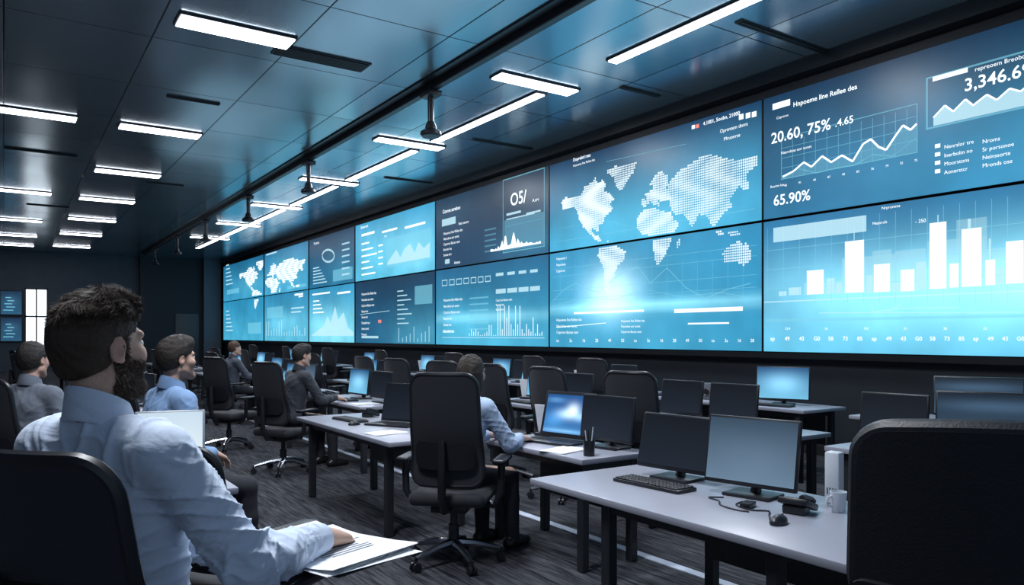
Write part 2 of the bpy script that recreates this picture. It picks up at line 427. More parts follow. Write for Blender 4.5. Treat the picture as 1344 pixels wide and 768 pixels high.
wb.hline(1008, 397, 1400, .016); wb.line([(1080, 411),(1344, 410)], .009); wb.line([(1150, 402),(1150, 410),(1185, 405),(1265, 404)], .009); wb.line([(1170, 410),(1190, 398)], .008)
c.hline(1010, 421, 1400, .035)
for n_, q in enumerate(range(1016, 1344, 19)): w.text(q, 447, ('ap', '49', '43', 'G0', '58', '73', '85')[n_ % 7], 5.5, True)
for n_, q in enumerate(range(1035, 1344, 52)): w.text(q, 433, ('12.4', '16', '9.0', '51', '20', '33')[n_ % 6], 3.5)
w.text(1150, 296, 'Nepsrols', 4); w.text(1206, 294, '- 350', 5); w.text(1162, 276, 'Nrpromnts', 4)
put(w, 'lettering', 'gwhite', k); put(wb, 'guide_lines', 'gpale', k); put(c, 'chart_grid', 'gcyan', k)
# world map over both panels of the second column
conts = [
 [(741,266),(746,260),(756,260),(766,258),(772,246),(781,240),(786,234),(790,243),(796,236),(800,244),(797,252),(806,255),(811,262),(805,268),(810,275),(800,283),(796,293),(789,298),(791,304),(786,303),(781,300),(783,308),(790,311),(796,318),(790,319),(779,308),(770,298),(765,290),(763,280),(757,272),(744,277)],
 [(800,226),(812,219),(826,217),(840,214),(837,226),(828,238),(821,252),(814,247),(810,234)],
 [(792,322),(802,317),(812,322),(826,331),(824,341),(815,350),(810,362),(805,372),(803,388),(798,378),(797,352),(789,336)],
 [(846,270),(846,262),(854,262),(850,254),(858,252),(862,246),(857,242),(864,232),(872,225),(882,232),(880,248),(886,262),(876,266),(868,264),(872,272),(864,270),(858,266),(852,272)],
 [(841,286),(850,276),(862,273),(874,277),(886,280),(890,290),(897,292),(890,304),(886,316),(880,330),(872,344),(867,349),(863,336),(862,320),(858,310),(848,308),(840,298)],
 [(884,266),(881,242),(892,230),(900,222),(912,216),(924,206),(940,204),(956,208),(975,211),(999,206),(999,218),(988,226),(984,236),(990,246),(982,250),(976,244),(968,254),(962,264),(968,274),(958,277),(950,286),(946,294),(940,300),(936,290),(930,283),(922,282),(917,292),(912,299),(907,288),(900,281),(892,284),(886,276)],
 [(940,302),(948,300),(956,308),(950,310)],[(960,304),(974,304),(976,309),(964,310)],
 [(953,334),(960,324),(968,320),(975,316),(981,322),(985,318),(990,330),(990,342),(982,349),(970,344),(957,346)],
 [(893,318),(897,312),(898,322),(894,327)]]
WC = [[wp(*p) for p in q] for q in conts]
def pip(y, z, poly):
    ins = False; n = len(poly)
    for a in range(n):
        y1, z1 = poly[a]; y2, z2 = poly[a-1]
        if (z1 > z) != (z2 > z) and y < (y2-y1)*(z-z1)/(z2-z1)+y1: ins = not ins
    return ins
def dotmap(key, polys, cell, fill, m='gmap'):
    t, y0, y1, z0, z1 = scr[key]
    for n_, q in enumerate(polys):
        g = G(1)
        for iy in range(int(min(p[0] for p in q)/cell), int(max(p[0] for p in q)/cell)+2):
            for iz in range(int(min(p[1] for p in q)/cell), int(max(p[1] for p in q)/cell)+2):
                y, z = iy*cell, iz*cell
                if y1+cell*.5 < y < y0-cell*.5 and z0+cell*.5 < z < z1-cell*.5 and pip(y, z, q):
                    h_ = cell*fill(n_)/2*(.82+.24*(.5+.5*math.sin(y*9.1+3*math.sin(z*7.7))))
                    g.rw(y+h_, z-h_, y-h_, z+h_)
        put(g, 'continent', m, key)
fl = lambda n_: .95 if n_ == 0 else (.86 if n_ in (2,3,4) else .74)
dotmap((5,1), WC, .036, fl); dotmap((5,0), WC, .036, fl)
k = (5,1); w = G(2); c = G(0); wb = G(2)
w.text(757, 213, 'Doprebnl rses', 4.5, True); w.text(757, 220, GIB[0], 3.2)
w.text(928, 166, '4.1001, 5oobn, 21000', 5, True); wb.r(913, 166, 917, 171); w.text(950, 176, 'Oprsntem domt', 5); w.text(955, 186, 'Mruonrse', 5)
for q in (975, 984, 992): wb.r(q, 152-(q-975)*.2, q+6, 159-(q-975)*.2)
c.hline(735, 318, 996, .008); c.line([(800, 213),(905, 190)], .008); c.line([(740,300),(800,290),(840,300),(920,250)], .006)
rd = G(3); rd.r(918, 165, 923, 170)
put(w, 'lettering', 'gwhite', k); put(wb, 'marker_blocks', 'gwhite', k); put(c, 'guide_lines', 'gcyan', k); put(rd, 'alert_square', 'gred', k)
k = (5,0); w = G(2); c = G(0); wb = G(2)
c.line([(730,395),(745,380),(760,372),(775,380),(790,384),(818,360),(842,350),(858,372),(880,352),(905,378),(930,392),(960,380),(990,372)], .014)
c.line([(730,402),(770,390),(810,394),(850,380),(900,390),(950,384),(996,392)], .008)
for q in (352, 362, 380, 392): c.hline(730, q+2, 998, .007)
for q in range(740, 1000, 20): c.line([(q, 340),(q, 400)], .005)
wb.r(890, 406, 980, 411); wb.r(758, 410, 850, 412.5); wb.r(908, 424, 962, 426); wb.line([(735, 430),(800, 424)], .01)
for n_, q in enumerate(range(735, 995, 17)): w.text(q, 449, ('to', '3a', '16', '28', '49', '50')[n_ % 6], 4.5)
for q, s_ in enumerate(GIB[:3]): w.text(735, 422+q*8, s_, 3.8); w.text(820, 423+q*7, s_, 3.2)
for q, s_ in enumerate(GIB[:3]): w.text(735, 342+q*8, s_[:9], 3.5)
put(w, 'lettering', 'gwhite', k); put(wb, 'marker_bars', 'gwhite', k); put(c, 'line_chart', 'gcyan', k)
# third column
k = (4,1); w = G(1); c = G(0); n0 = G(0); wb = G(1)
n0.frame(664, 237, 719, 333, .022); c.r(667, 297, 716, 299); c.r(666, 290, 718, 330)
w.text(674, 271, 'O5/', 17, True); w.text(703, 266, 'A.erv', 5)
w.text(585, 281, 'Conroe sereboo', 5, True); wb.r(584, 289, 602, 298); w.text(606, 296, 'Retn semro', 4)
for q in range(5): w.text(586, 309+q*7, GIB[q], 3.6); c.r(640, 302+q*7, 655, 304+q*7)
wb.r(588, 341, 594, 347); w.text(600, 347, 'Anteso', 4); wb.r(669, 281, 688, 284); wb.r(669, 288, 706, 289.5); wb.r(695, 280, 714, 282.5)
sp = [(648+q*1.7, 331-q*.33-random.choice((2,4,6,10,16,24))*math.exp(-((q-14)/9)**2)-random.random()*3) for q in range(40)]
l = G(1); l.area(sp, 331)
put(w, 'lettering', 'gwhite', k); put(wb, 'marker_blocks', 'gpale', k); put(n0, 'inset_frame', 'gcyan', k); put(c, 'list_bars', 'gblue', k); put(l, 'spike_graph', 'gwhite', k)
k = (4,0); w = G(1); c = G(0); wb = G(1)
for a in range(7): wb.frame(584+a*9.5, 368-a*.9, 591+a*9.5, 376-a*.9, .02)
for a in range(4): wb.r(655+a*15, 359-a*1.5, 665+a*15, 363-a*1.5); wb.r(655+a*15, 380-a*1.2, 668+a*15, 386-a*1.2)
for q in range(6): w.text(586, 396+q*8, GIB[q], 3.6); c.r(620, 391+q*8, 645, 393+q*8)
sk = G(1)
for q in range(34):
    a = 620+q*2.9; hh = random.choice((3,5,8,14,22,36))*(1.1 if q > 12 else .4); sk.line([(a, 441), (a, 441-hh)], .018)
for q in range(3): w.text(655, 396+q*6, GIB[q+2], 3.2)
wb.hline(584, 443, 719, .014); wb.r(585, 434, 600, 437)
put(w, 'lettering', 'gwhite', k); put(wb, 'table_blocks', 'gpale', k); put(c, 'table_bars', 'gcyan', k); put(sk, 'spike_graph', 'gwhite', k)
# fourth column
k = (3,1); w = G(1); c = G(0); wb = G(1)
w.text(477, 301, 'Sonoe tert', 4, True); wb.r(478, 308, 495, 311); wb.r(505, 304, 525, 306.5); wb.r(535, 298, 562, 301)
for q in range(5): wb.r(478, 320+q*8, 478+10+q % 3*5, 322+q*8)
ar = G(1); ar.area([(512,345),(518,336),(524,328),(529,338),(535,326),(542,320),(548,332),(553,318),(560,326),(568,318)], 348)
c.r(510, 314, 570, 352); wb.r(478, 360, 496, 362)
w.text(508, 312, 'Nesr', 3)
for q in range(4): wb.r(500, 322+q*8, 506, 324+q*8)
put(w, 'lettering', 'gwhite', k); put(wb, 'marker_bars', 'gwhite', k); put(c, 'inset_block', 'gcyan', k); put(ar, 'mountain_area', 'gpale', k)
k = (3,0); w = G(1); c = G(0); wb = G(1)
for q in range(8): w.text(478, 388+q*7.5, GIB[q % 8], 3.4); wb.r(525, 382+q*6, 525+8+(q*5) % 14, 383.5+q*6)
c.r(548, 376, 571, 400)
for q in range(9): wb.line([(527+q*5, 449), (527+q*5, 446-random.random()*20)], .03)
wb.line([(476,413),(515,408)], .014); wb.r(478, 441, 500, 444)
rd = G(2); rd.r(500, 420, 504, 424)
put(w, 'lettering', 'gwhite', k); put(wb, 'marker_bars', 'gpale', k); put(c, 'inset_block', 'gcyan', k); put(rd, 'alert_square', 'gred', k)
# fifth column
k = (2,1); w = G(1); c = G(0); wb = G(1)
ring = [(434+8*math.cos(a*.4), 336+8*math.sin(a*.4)) for a in range(17)]
rg = G(1); rg.line(ring, .06); put(rg, 'ring_gauge', 'gpale', k); w.text(415, 322, 'Prosentu', 4)
for q in range(6): wb.r(452, 320+q*8, 462, 322+q*8); wb.r(414, 352+q*4, 422+q*2, 353.5+q*4)
c.r(440, 355, 466, 370)
put(w, 'lettering', 'gwhite', k); put(wb, 'list_bars', 'gpale', k); put(c, 'inset_block', 'gcyan', k)
k = (2,0); w = G(1); wb = G(1)
w.area([(412,440),(420,434),(428,428),(433,415),(437,424),(443,402),(447,420),(454,410),(460,430),(467,436)], 441)
wb.r(413, 386, 436, 388); wb.r(446, 384, 463, 386.5)
for q in range(4): wb.r(414, 395+q*5, 422+q*2, 396.5+q*5)
put(w, 'mountain_area', 'gpale', k); put(wb, 'marker_bars', 'gwhite', k)
# a second, smaller world map spreads over the farthest columns
a0, a1 = max(p[0] for q in WC for p in q), min(p[0] for q in WC for p in q)
b0, b1 = min(p[1] for q in WC for p in q), max(p[1] for q in WC for p in q)
SM = [[(33.6-(a0-y)/(a0-a1)*8.6, 2.55+(z-b0)/(b1-b0)*1.9) for y, z in q] for q in WC]
for k in ((0,1), (1,1), (0,0), (1,0)): dotmap(k, SM, .075, lambda n_: .9, 'gwhite')
for k in ((1,1), (1,0), (0,1), (0,0)):
    w = G(1); bb = G(0)
    if k == (1,0):
        for q in range(16): w.line([(352+q*3.4, 441), (352+q*3.4, 439-random.random()*20)], .06)
        w.r(385, 404, 402, 406); w.r(385, 409, 398, 411); bb.r(353, 404, 374, 418)
    elif k == (1,1): w.r(352, 334, 366, 336); bb.r(380, 376, 405, 380)
    else:
        base = 348 if k[1] else 408
        for q in range(6): w.r(299, base+q*5, 303+(q*9) % 8, base+1.6+q*5)
        bb.r(328, 424, 345, 438) if not k[1] else bb.r(300, 381, 316, 387)
    put(w, 'spike_graph' if k == (1,0) else 'list_bars', 'gpale', k); put(bb, 'inset_blocks', 'gcyan', k)

# far end small displays
for n_, (x0, z0) in enumerate(((-.95, 2.35), (-.1, 2.35), (-.1, 1.25))):
    t = thing('wall_display', ('lit display on the far wall at the left edge', 'upper lit display left of the bright far window', 'lower lit display left of the bright far window')[n_], 'display', (x0+.36, FAR-.06, z0), 0, 'far wall displays')
    MB().box((0, 0, .5), (.80, .08, 1.02), .01).build('screen_casing', M['bezel'], t, False)
    grid_panel('display_surface', t, (-.36, -.045, .03), (.72,0,0), (0,0,.95), 8, 8, grad((18,44,70),(40,84,114),[(.5,.6,.3,.2,(40,66,80))]), M['display'])
    q = MB()
    for a in range(5): q.box((-.1+.08*(a % 2), -.05, .2+.13*a), (.35-.04*a, .006, .035))
    q.build('text_lines', M['gcyan'], t, False)

# ================================================================== CEILING FIXTURES
ordw = ['first','second','third','fourth','fifth','sixth','seventh','eighth','ninth','tenth','eleventh','twelfth']
def light(x, y, sx, sy, label, group):
    t = thing('ceiling_light', label, 'ceiling light', (x, y, CEIL), 0, group)
    MB().box((0,0,-.012), (sx+.05, sy+.05, .024), .004, 1).build('light_frame', M['metal'], t, False)
    MB().box((0,0,-.028), (sx, sy, .02), .004, 1).build('diffuser', M['lamp'], t, False)
    return t
for n_, y in enumerate((4.6, 9.0, 14.1, 18.15, 22.1, 26.1, 30.1, 34.4)):
    light(2.23, y, 1.25, .34, f'short white light panel, {ordw[n_]} from the camera in the column over the aisle', 'crosswise ceiling lights')
for n_, y in enumerate((3.0, 14.1, 21.9, 27.4, 31.6, 35.0)):
    light(.35, y, 1.25, .30, f'short white light panel, {ordw[n_]} from the camera in the left column', 'crosswise ceiling lights')
for n_, (a, b) in enumerate(((3.9,7.3),(8.85,12.1),(12.9,16.2),(17.0,20.2),(21.0,24.2),(25.0,28.2),(29.0,32.2))):
    light(6.45, (a+b)/2, .14, b-a, f'long thin light strip running along the video wall, {ordw[n_]} from the camera', 'long light strips')
for n_, y in enumerate((8.55, 12.5, 16.6, 20.6, 24.6, 28.6)):
    light(6.15, y, 1.3, .26, f'short light crossing the end of the long strips, {ordw[n_]} from the camera', 'crossing lights')
t = thing('ceiling_track', 'long black track running down the ceiling towards the far wall', 'track', (4.95, 19, CEIL), 0)
MB().box((0,0,-.055), (.11, 33, .11), .01, 1).build('rail', M['plastic'], t, False)
MB().box((-.12,0,-.012), (.14, 33, .024), .005, 1).build('rail_plate', M['metal'], t, False)
for n_, y in enumerate((9.4, 14.5, 18.9, 23.6, 28.0, 32.5)):
    t = thing('hanging_spotlight', f'black spotlight hanging under the ceiling track, {ordw[n_]} from the camera', 'spotlight', (4.95, y, CEIL-.11), 0, 'hanging spotlights')
    MB().box((0,0,-.04), (.2, .3, .08), .015).build('mount', M['plastic'], t)
    MB().cyl((0,0,-.08), (0,0,-.5), .045, .04, 12).build('stem', M['plastic'], t)
    MB().lathe([(.05,-.42),(.075,-.48),(.08,-.52),(.14,-.56),(.15,-.6),(.13,-.63),(.02,-.635)], (0,0,0), 20).build('lamp_head', M['plastic'], t)
vd = [(3.35,9.3,1.2,.35,'wide black grille in the ceiling before the track'), (2.35,12.0,.75,.07,'short dark slot between two aisle lights, nearest one'),
 (7.6,8.0,.75,.09,'dark slot beside the nearest long light strip'), (7.6,11.6,1.3,.09,'dark slot in the ceiling close to the video wall'),
 (.6,17.0,1.2,.10,'dark slot over the left light column'), (3.1,19.0,.8,.09,'dark slot between the aisle lights and the track'),
 (7.6,5.6,1.6,.1,'dark slot at the top right over the nearest screens'), (7.6,15.5,1.2,.09,'dark slot by the third long light strip'), (1.0,24,1.0,.1,'small dark slot far down the left ceiling')]
for x, y, sx, sy, lb in vd:
    t = thing('ceiling_vent', lb, 'vent', (x, y, CEIL), 0, 'ceiling slots')
    MB().box((0,0,-.008), (sx, sy, .016), .003, 1).build('vent_frame', M['metal'] if sy > .2 else M['vent'], t, False)
    q = MB(); n = 7 if sy > .2 else 2
    for a in range(n): q.box((0, (a-(n-1)/2)*sy*.9/n, -.02), (sx*.96, sy*.6/n, .012))
    q.build('louvres', M['vent'], t, False)

# ================================================================== FURNITURE PROTOTYPES
def shell(z0, z1, w0, w1, y0, y1, curve, bow=0, rnd=.07, lumbar=0, rb=None, crown=0):
    rb = rnd if rb is None else rb
    def fn(u, v):
        v = .5-.5*math.cos(math.pi*v); u = .5-.5*math.cos(math.pi*(.15+.7*u))/math.cos(math.pi*.15)
        z = z0+(z1-z0)*v; w = w0+(w1-w0)*v
        ins = 0; dt = (1-v)*(z1-z0); db = v*(z1-z0)
        if dt < rnd: ins = rnd-math.sqrt(max(0, rnd**2-(rnd-dt)**2))
        if db < rb: ins = max(ins, rb-math.sqrt(max(0, rb**2-(rb-db)**2)))
        ww = w-2*ins; x = (u-.5)*ww
        y = y0+(y1-y0)*v+curve*(2*x/w)**2-bow*math.sin(math.pi*v)+lumbar*math.exp(-((v-.25)/.18)**2)
        return V((x, y, z-crown*v*v*(2*x/w)**2)), V((-4*curve*(2*x/w)/w*.5, 1, 0)).normalized()
    return fn
def border(fn, n=26):
    p = [fn(i/n, 0)[0] for i in range(n)]+[fn(1, i/n)[0] for i in range(n)]+[fn(1-i/n, 1)[0] for i in range(n)]+[fn(0, 1-i/n)[0] for i in range(n)]
    q = [p[0]]
    for a in p[1:]:
        if (a-q[-1]).length > .012: q.append(a)
    if (q[-1]-q[0]).length < .012: q.pop()
    return q
def make_chair(hs=.5, top=1.22, head=False, exec_=False, w=.47, back=.0, armup=0, armlen=.28, army=.03):
    t = thing('office_chair', '', 'chair')
    fab = M['leather'] if exec_ else M['chair']
    MB().box((0,.03,hs-.045), (.51,.5,.09), .04, 3).build('seat', fab, t)
    if exec_:
        zs = hs+.46
        f1 = shell(zs, top, w*1.06, w*1.03, -.235-back, -.28-back, .075, 0, .06, 0, .02, .022)
        b = MB().grid_slab(f1, 22, 30, .05).build('backrest', fab, t, True, 60)
        MB().tube(border(f1), .024, 10, closed=True).build('backrest_rim', M['leather'], b)
        f2 = shell(hs+.06, zs+.03, w*.90, w*1.10, -.205-back, -.250-back, .08, 0, .04, 0, .12)
        MB().grid_slab(f2, 22, 20, .07).build('lumbar_panel', fab, t, True, 60)
        MB().box((0,-.305-back,top+.0), (.12,.05,.10), .016, 3).build('headrest_bracket', M['plastic'], b)
        MB().cyl((-.035,-.336-back,top+.0), (-.035,-.326-back,top+.0), .012, n=12).build('knob', M['chrome'], t)
    else:
        f1 = shell(hs+.05, top, w*.98, w*.88, -.205-back, -.30-back, .05, .0, .08, .03, .08)
        b = MB().grid_slab(f1, 16, 26, .026).build('backrest', fab, t, True, 60)
        MB().tube(border(f1), .017, 8, closed=True).build('backrest_rim', M['plastic'], b)
        f2 = shell(hs+.16, hs+.34, w*.80, w*.80, -.238-back, -.262-back, .05, 0, .05)
        MB().grid_slab(f2, 12, 10, .03).build('lumbar_panel', M['plastic'], t, True, 60)
    zs = hs+.36
    MB().tube([(0,-.08,hs-.11),(0,-.24-back,hs-.1),(0,-.30-back,hs+.0),(0,-.30-back,hs+.2),(0,-.30-back,zs)], [.03,.03,.028,.026,.02], 10).build('back_support', M['plastic'], t)
    for sx in (-1, 1):
        a = MB().tube([(sx*.12,0,hs-.1),(sx*.28,-.02,hs-.1),(sx*.325,-.02,hs-.02),(sx*.33,-.02,hs+.17+armup)], [.022,.022,.024,.026], 10).build('armrest', M['plastic'], t)
        MB().box((sx*.325,army,hs+.195+armup), (.09,armlen,.035), .016, 3).build('arm_pad', M['plastic'], a)
    if head:
        h_ = MB().box((0,-.30,top+.11), (.30,.05,.11), .024, 3).build('headrest', fab, t)
        MB().cyl((0,-.325,top-.08), (0,-.32,top+.12), .018).build('headrest_post', M['plastic'], h_)
    MB().box((0,0,hs-.115), (.24,.3,.055), .012).build('tilt_mechanism', M['plastic'], t)
    MB().tube([(0,0,.09),(0,0,.26),(0,0,.261),(0,0,hs-.13)], [.036,.036,.024,.024], 14).build('gas_column', M['metal'], t)
    for q in range(5):
        a = R(90+72*q); c, s_ = math.cos(a), math.sin(a)
        l = MB().tube([(c*.02,s_*.02,.135),(c*.14,s_*.14,.125),(c*.31,s_*.31,.085)], [.032,.026,.017], 8).build('base_leg', M['chrome'], t)
        k = MB(); n = V((-s_, c, 0)); o = V((c*.315, s_*.315, .032))
        for e in (-1, 1): k.cyl(o+n*.008*e, o+n*.026*e, .031, n=14)
        k.cyl(o+V((0,0,.0)), o+V((0,0,.06)), .009, n=8)
        k.build('caster', M['plastic'], l)
    return t
protos = {}
def place(key, fn, loc, rz, label, group=None):
    if key not in protos: t = fn(); protos[key] = t
    else: t = copy_tree(protos[key])
    t.location = loc; t.rotation_euler = (0,0,rz); t['label'] = label
    if group: t['group'] = group
    elif 'group' in t: del t['group']
    return t
def az(a): return -R(a)
def chair(x, y, a, label, key='std', group='office chairs', **kw):
    return place('chair_'+key, lambda: make_chair(**kw), (x, y, 0), az(a), label, group)

def make_desk(L, dep, inset=.12, h=.74):
    t = thing('desk', '', 'desk')
    MB().box((0,0,h-.018), (dep, L, .036), .006, 2).build('tabletop', M['desk'], t)
    for sx in (-1, 1):
        for sy in (-1, 1):
            MB().box((sx*(dep/2-.09), sy*(L/2-inset), (h-.036)/2), (.06,.06,h-.036), .006, 1).build('leg', M['deskleg'], t)
    q = MB()
    for sy in (-1, 1): q.box((0, sy*(L/2-inset), h-.07), (dep-.18, .04, .05))
    for sx in (-1, 1): q.box((sx*(dep/2-.09), 0, h-.066), (.04, L-2*inset, .045))
    q.build('frame_rail', M['deskleg'], t, False)
    MB().box((dep/2-.14, 0, h-.25), (.02, L-2*inset-.08, .34), .004, 1).build('modesty_panel', M['deskleg'], t, False)
    return t
def desk(x0, x1, y0, y1, label, inset=.12, group='desks'):
    return place(f'desk{x1-x0:.2f}_{y1-y0:.2f}_{inset}', lambda: make_desk(y1-y0, x1-x0, inset), ((x0+x1)/2, (y0+y1)/2, 0), 0, label, group)

DISP = {
 'blue': grad((28,72,118),(110,182,216),[(.5,.5,.35,.3,(120,170,198))]),
 'grey': grad((50,68,86),(98,122,144),[(.6,.4,.4,.4,(34,42,52))]),
 'slate': grad((24,34,46),(54,76,98),[(.5,.75,.5,.12,(50,72,92)),(.3,.2,.3,.2,(34,52,66))]),
 'dark': grad((14,18,25),(28,34,44)),
 'scene': grad((30,80,140),(60,120,180),[(.62,.62,.13,.16,(225,238,246)),(.48,.50,.2,.12,(190,215,230)),(.80,.45,.12,.1,(150,190,215)),(.22,.35,.2,.2,(60,120,165)),(.5,.06,.6,.05,(120,165,190)),(.2,.85,.2,.06,(90,130,160))]),
 'pale': grad((190,210,225),(215,228,236)),
}
def make_monitor(kind, w=.54, h=.33, zb=.05, tilt=7):
    t = thing('monitor', '', 'monitor')
    hs = MB().box((0,0,zb+h/2), (w, .026, h), .008, 2).build('screen_casing', M['plastic'], t)
    MB().box((0,-.022,zb+h*.48), (w*.55,.026,h*.5), .012, 2).build('rear_housing', M['plastic'], hs)
    grid_panel('display_surface', hs, (w/2-.012, .0145, zb+.02), (-w+.024,0,0), (0,0,h-.032), 24, 16, DISP[kind], M['display'])
    hs.rotation_euler = (R(tilt),0,0); hs.location = (0,.02,0)
    MB().tube([(0,-.055,zb+h*.42),(0,-.075,zb+.02),(0,-.06,.012)], [.020,.024,.028], 8).build('stand_neck', M['plastic'], t)
    MB().box((0,-.03,.008), (.24,.18,.016), .006, 2).build('stand_base', M['plastic'], t)
    return t
def monitor(kind, x, y, z, a, label, group='desk monitors', w=.5, h=.32, tilt=7):
    return place(f'mon_{kind}{w}{tilt}', lambda: make_monitor(kind, w, h, tilt=tilt), (x, y, z), az(a), label, group)
def make_keyboard():
    t = thing('keyboard', '', 'keyboard')
    MB().box((0,0,.009), (.44,.15,.018), .005, 2).build('keyboard_case', M['plastic'], t)
    q = MB()
    for r_ in range(5):
        for c_ in range(18):
            if r_ == 0 and 4 <= c_ <= 9: continue
            q.box((-.2+c_*.0235, -.055+r_*.027, .0215), (.019,.021,.008), .002, 1)
    q.box((-.05,-.055,.0215), (.135,.021,.008), .002, 1)
    q.build('keys', M['key'], t, False)
    return t
def keyboard(x, y, z, a, label): return place('keyboard', make_keyboard, (x, y, z), az(a), label, 'keyboards')
def make_mouse():
    t = thing('mouse', '', 'mouse')
    bm = MB(); r = bmesh.ops.create_uvsphere(bm.bm, u_segments=20, v_segments=12, radius=1)
    for v in r['verts']:
        v.co = V((v.co.x*.031*(1-.12*v.co.y), v.co.y*.055, max(0, v.co.z+.15)*.032+.002))
    bm.build('mouse_shell', M['plastic'], t)
    MB().cyl((-.004,.025,.033), (.004,.025,.033), .008, n=12).build('scroll_wheel', M['metal'], t)
    return t
def mouse(x, y, z, a, label): return place('mouse', make_mouse, (x, y, z), az(a), label, 'mice')
def make_laptop(kind='pale', w=.34, lh=.235):
    t = thing('laptop', '', 'laptop'); sm_ = M['silver'] if kind == 'pale' else M['plastic']
    MB().box((0,0,.009), (w,.24,.018), .005, 2).build('laptop_base', sm_, t)
    q = MB(); n = int((w-.06)/.023)
    for r_ in range(5):
        for c_ in range(n): q.box(((c_-(n-1)/2)*.023, -.01+r_*.02, .0195), (.018,.015,.003))
    q.build('keys', M['key'], t, False)
    rot = Matrix.Rotation(R(-14), 3, 'X'); c = V((0,.12,.02)); e = .026 if kind == 'scene' else .012
    l = MB().box(c+rot @ V((0,0,lh/2)), (w,.010,lh), .004, 2, rot).build('lid', sm_, t)
    o = c+rot @ V((-w/2+e,-.0065,e+.006)); grid_panel('display_surface', l, o, (w-2*e,0,0), rot @ V((0,0,lh-2*e-.004)), 24, 16, DISP[kind], M['display'])
    return t
def laptop(kind, x, y, z, a, label, w=.34, lh=.235): return place(f'lap_{kind}{w}', lambda: make_laptop(kind, w, lh), (x, y, z), az(a), label, 'laptops')
def make_tower():
    t = thing('computer_tower', '', 'computer')
    MB().box((0,0,.2), (.18,.38,.4), .008, 2).build('case', M['plastic'], t)
    q = MB()
    for a in range(6): q.box((0,.192,.08+a*.03), (.14,.006,.012))
    q.build('front_grille', M['vent'], t, False)
    MB().cyl((.05,.19,.35), (.05,.197,.35), .012).build('power_button', M['chrome'], t)
    return t
def make_phone():
    t = thing('desk_phone', '', 'phone')
    rot = Matrix.Rotation(R(18), 3, 'X')
    MB().box((0,0,.040), (.13,.15,.030), .008, 2, rot).build('phone_body', M['plastic'], t)
    MB().box((0,.025,.02), (.10,.07,.04), .006, 1).build('phone_foot', M['plastic'], t)
    MB().tube([(-.042,-.062,.044),(-.042,-.045,.058),(-.042,.04,.082),(-.042,.064,.078)], [.015,.011,.011,.015], 10).build('handset', M['plastic'], t)
    q = MB()
    for a in range(3):
        for b in range(4): q.box(V((.0+a*.020, -.04+b*.018, .046+b*.0058)), (.014,.011,.008), .002, 1, rot)
    q.build('buttons', M['carton'], t)
    return t
def phone(x, y, a, label): return place('phone', make_phone, (x, y, DZ), az(a), label, 'desk phones')
def make_cup(m='plastic'):
    t = thing('pen_cup', '', 'pen cup')
    MB().lathe([(.034,0),(.036,.005),(.038,.10),(.034,.10),(.032,.01),(.001,.01)], n=20).build('cup', M[m], t)
    for a in range(4):
        MB().cyl((.01*math.cos(a*1.7), .01*math.sin(a*1.7), .012), (.026*math.cos(a*1.7+.4), .026*math.sin(a*1.7+.4), .15+.012*a), .0038, n=6).build('pen', M['white'] if a % 2 else M['metal'], t)
    return t
def make_tray():
    t = thing('document_stand', '', 'document stand')
    rot = Matrix.Rotation(R(-14), 3, 'X')
    MB().box(V((0,0,.13)), (.13,.006,.23), .002, 1, rot).build('sheet', M['paper'], t)
    MB().box(V((0,-.02,.012)), (.13,.11,.024), .005, 2).build('stand_base', M['plastic'], t)
    MB().box(V((0,-.006,.11)), (.10,.006,.18), .002, 1, rot).build('back_plate', M['plastic'], t)
    return t
def make_speaker():
    t = thing('desk_speaker', '', 'speaker')
    MB().box((0,0,.1), (.12,.13,.2), .012, 2).build('speaker_case', M['carton'], t)
    c = MB().lathe([(.001,0),(.02,-.004),(.042,.006),(.047,.004),(.047,0)], n=20).build('cone', M['plastic'], t)
    c.rotation_euler = (R(-90),0,0); c.location = (0,.067,.09)
    return t
def make_mug():
    t = thing('cup', '', 'cup')
    MB().lathe([(.026,0),(.029,.004),(.036,.09),(.032,.09),(.026,.012),(.001,.012)], n=24).build('cup_body', M['white'], t)
    MB().tube([(.032,0,.025),(.054,0,.03),(.059,0,.047),(.054,0,.066),(.035,0,.07)], .005, 8).build('handle', M['white'], t)
    return t
def make_box():
    t = thing('router_box', '', 'box')
    MB().box((0,0,.12), (.07,.06,.24), .01, 2).build('box_shell', M['white'], t)
    q = MB()
    for a in range(4): q.box((-.02+a*.013,.0305,.06), (.006,.003,.03))
    q.build('vent_slits', M['carton'], t, False)
    return t
def stackpaper(x, y, z, a, label, n=3, sx=.21, sy=.297):
    t = thing('paper_stack', label, 'papers', (x, y, z), az(a), 'papers')
    for q in range(n):
        rot = Matrix.Rotation(R((q*7) % 11-5), 3, 'Z')
        MB().box((0,0,.002+q*.0035), (sx, sy, .003), 0, 1, rot).build('sheet', M['paper'], t, False)
    return t
def cable(pts, label, r=.0035):
    P_ = [V(p) for p in pts]; P_ = [P_[0]]+P_+[P_[-1]]; out = []
    for i in range(1, len(P_)-2):
        for q in range(5):
            t = q/5; a, b, c, d = P_[i-1], P_[i], P_[i+1], P_[i+2]
            out.append(.5*((2*b)+(c-a)*t+(2*a-5*b+4*c-d)*t*t+(3*b-a-3*c+d)*t**3))
    out.append(P_[-1])
    o = MB().tube(out, r, 6).build('cable', M['plastic']); tag(o, label, 'cable', 'desk cables'); return o

DZ = .74
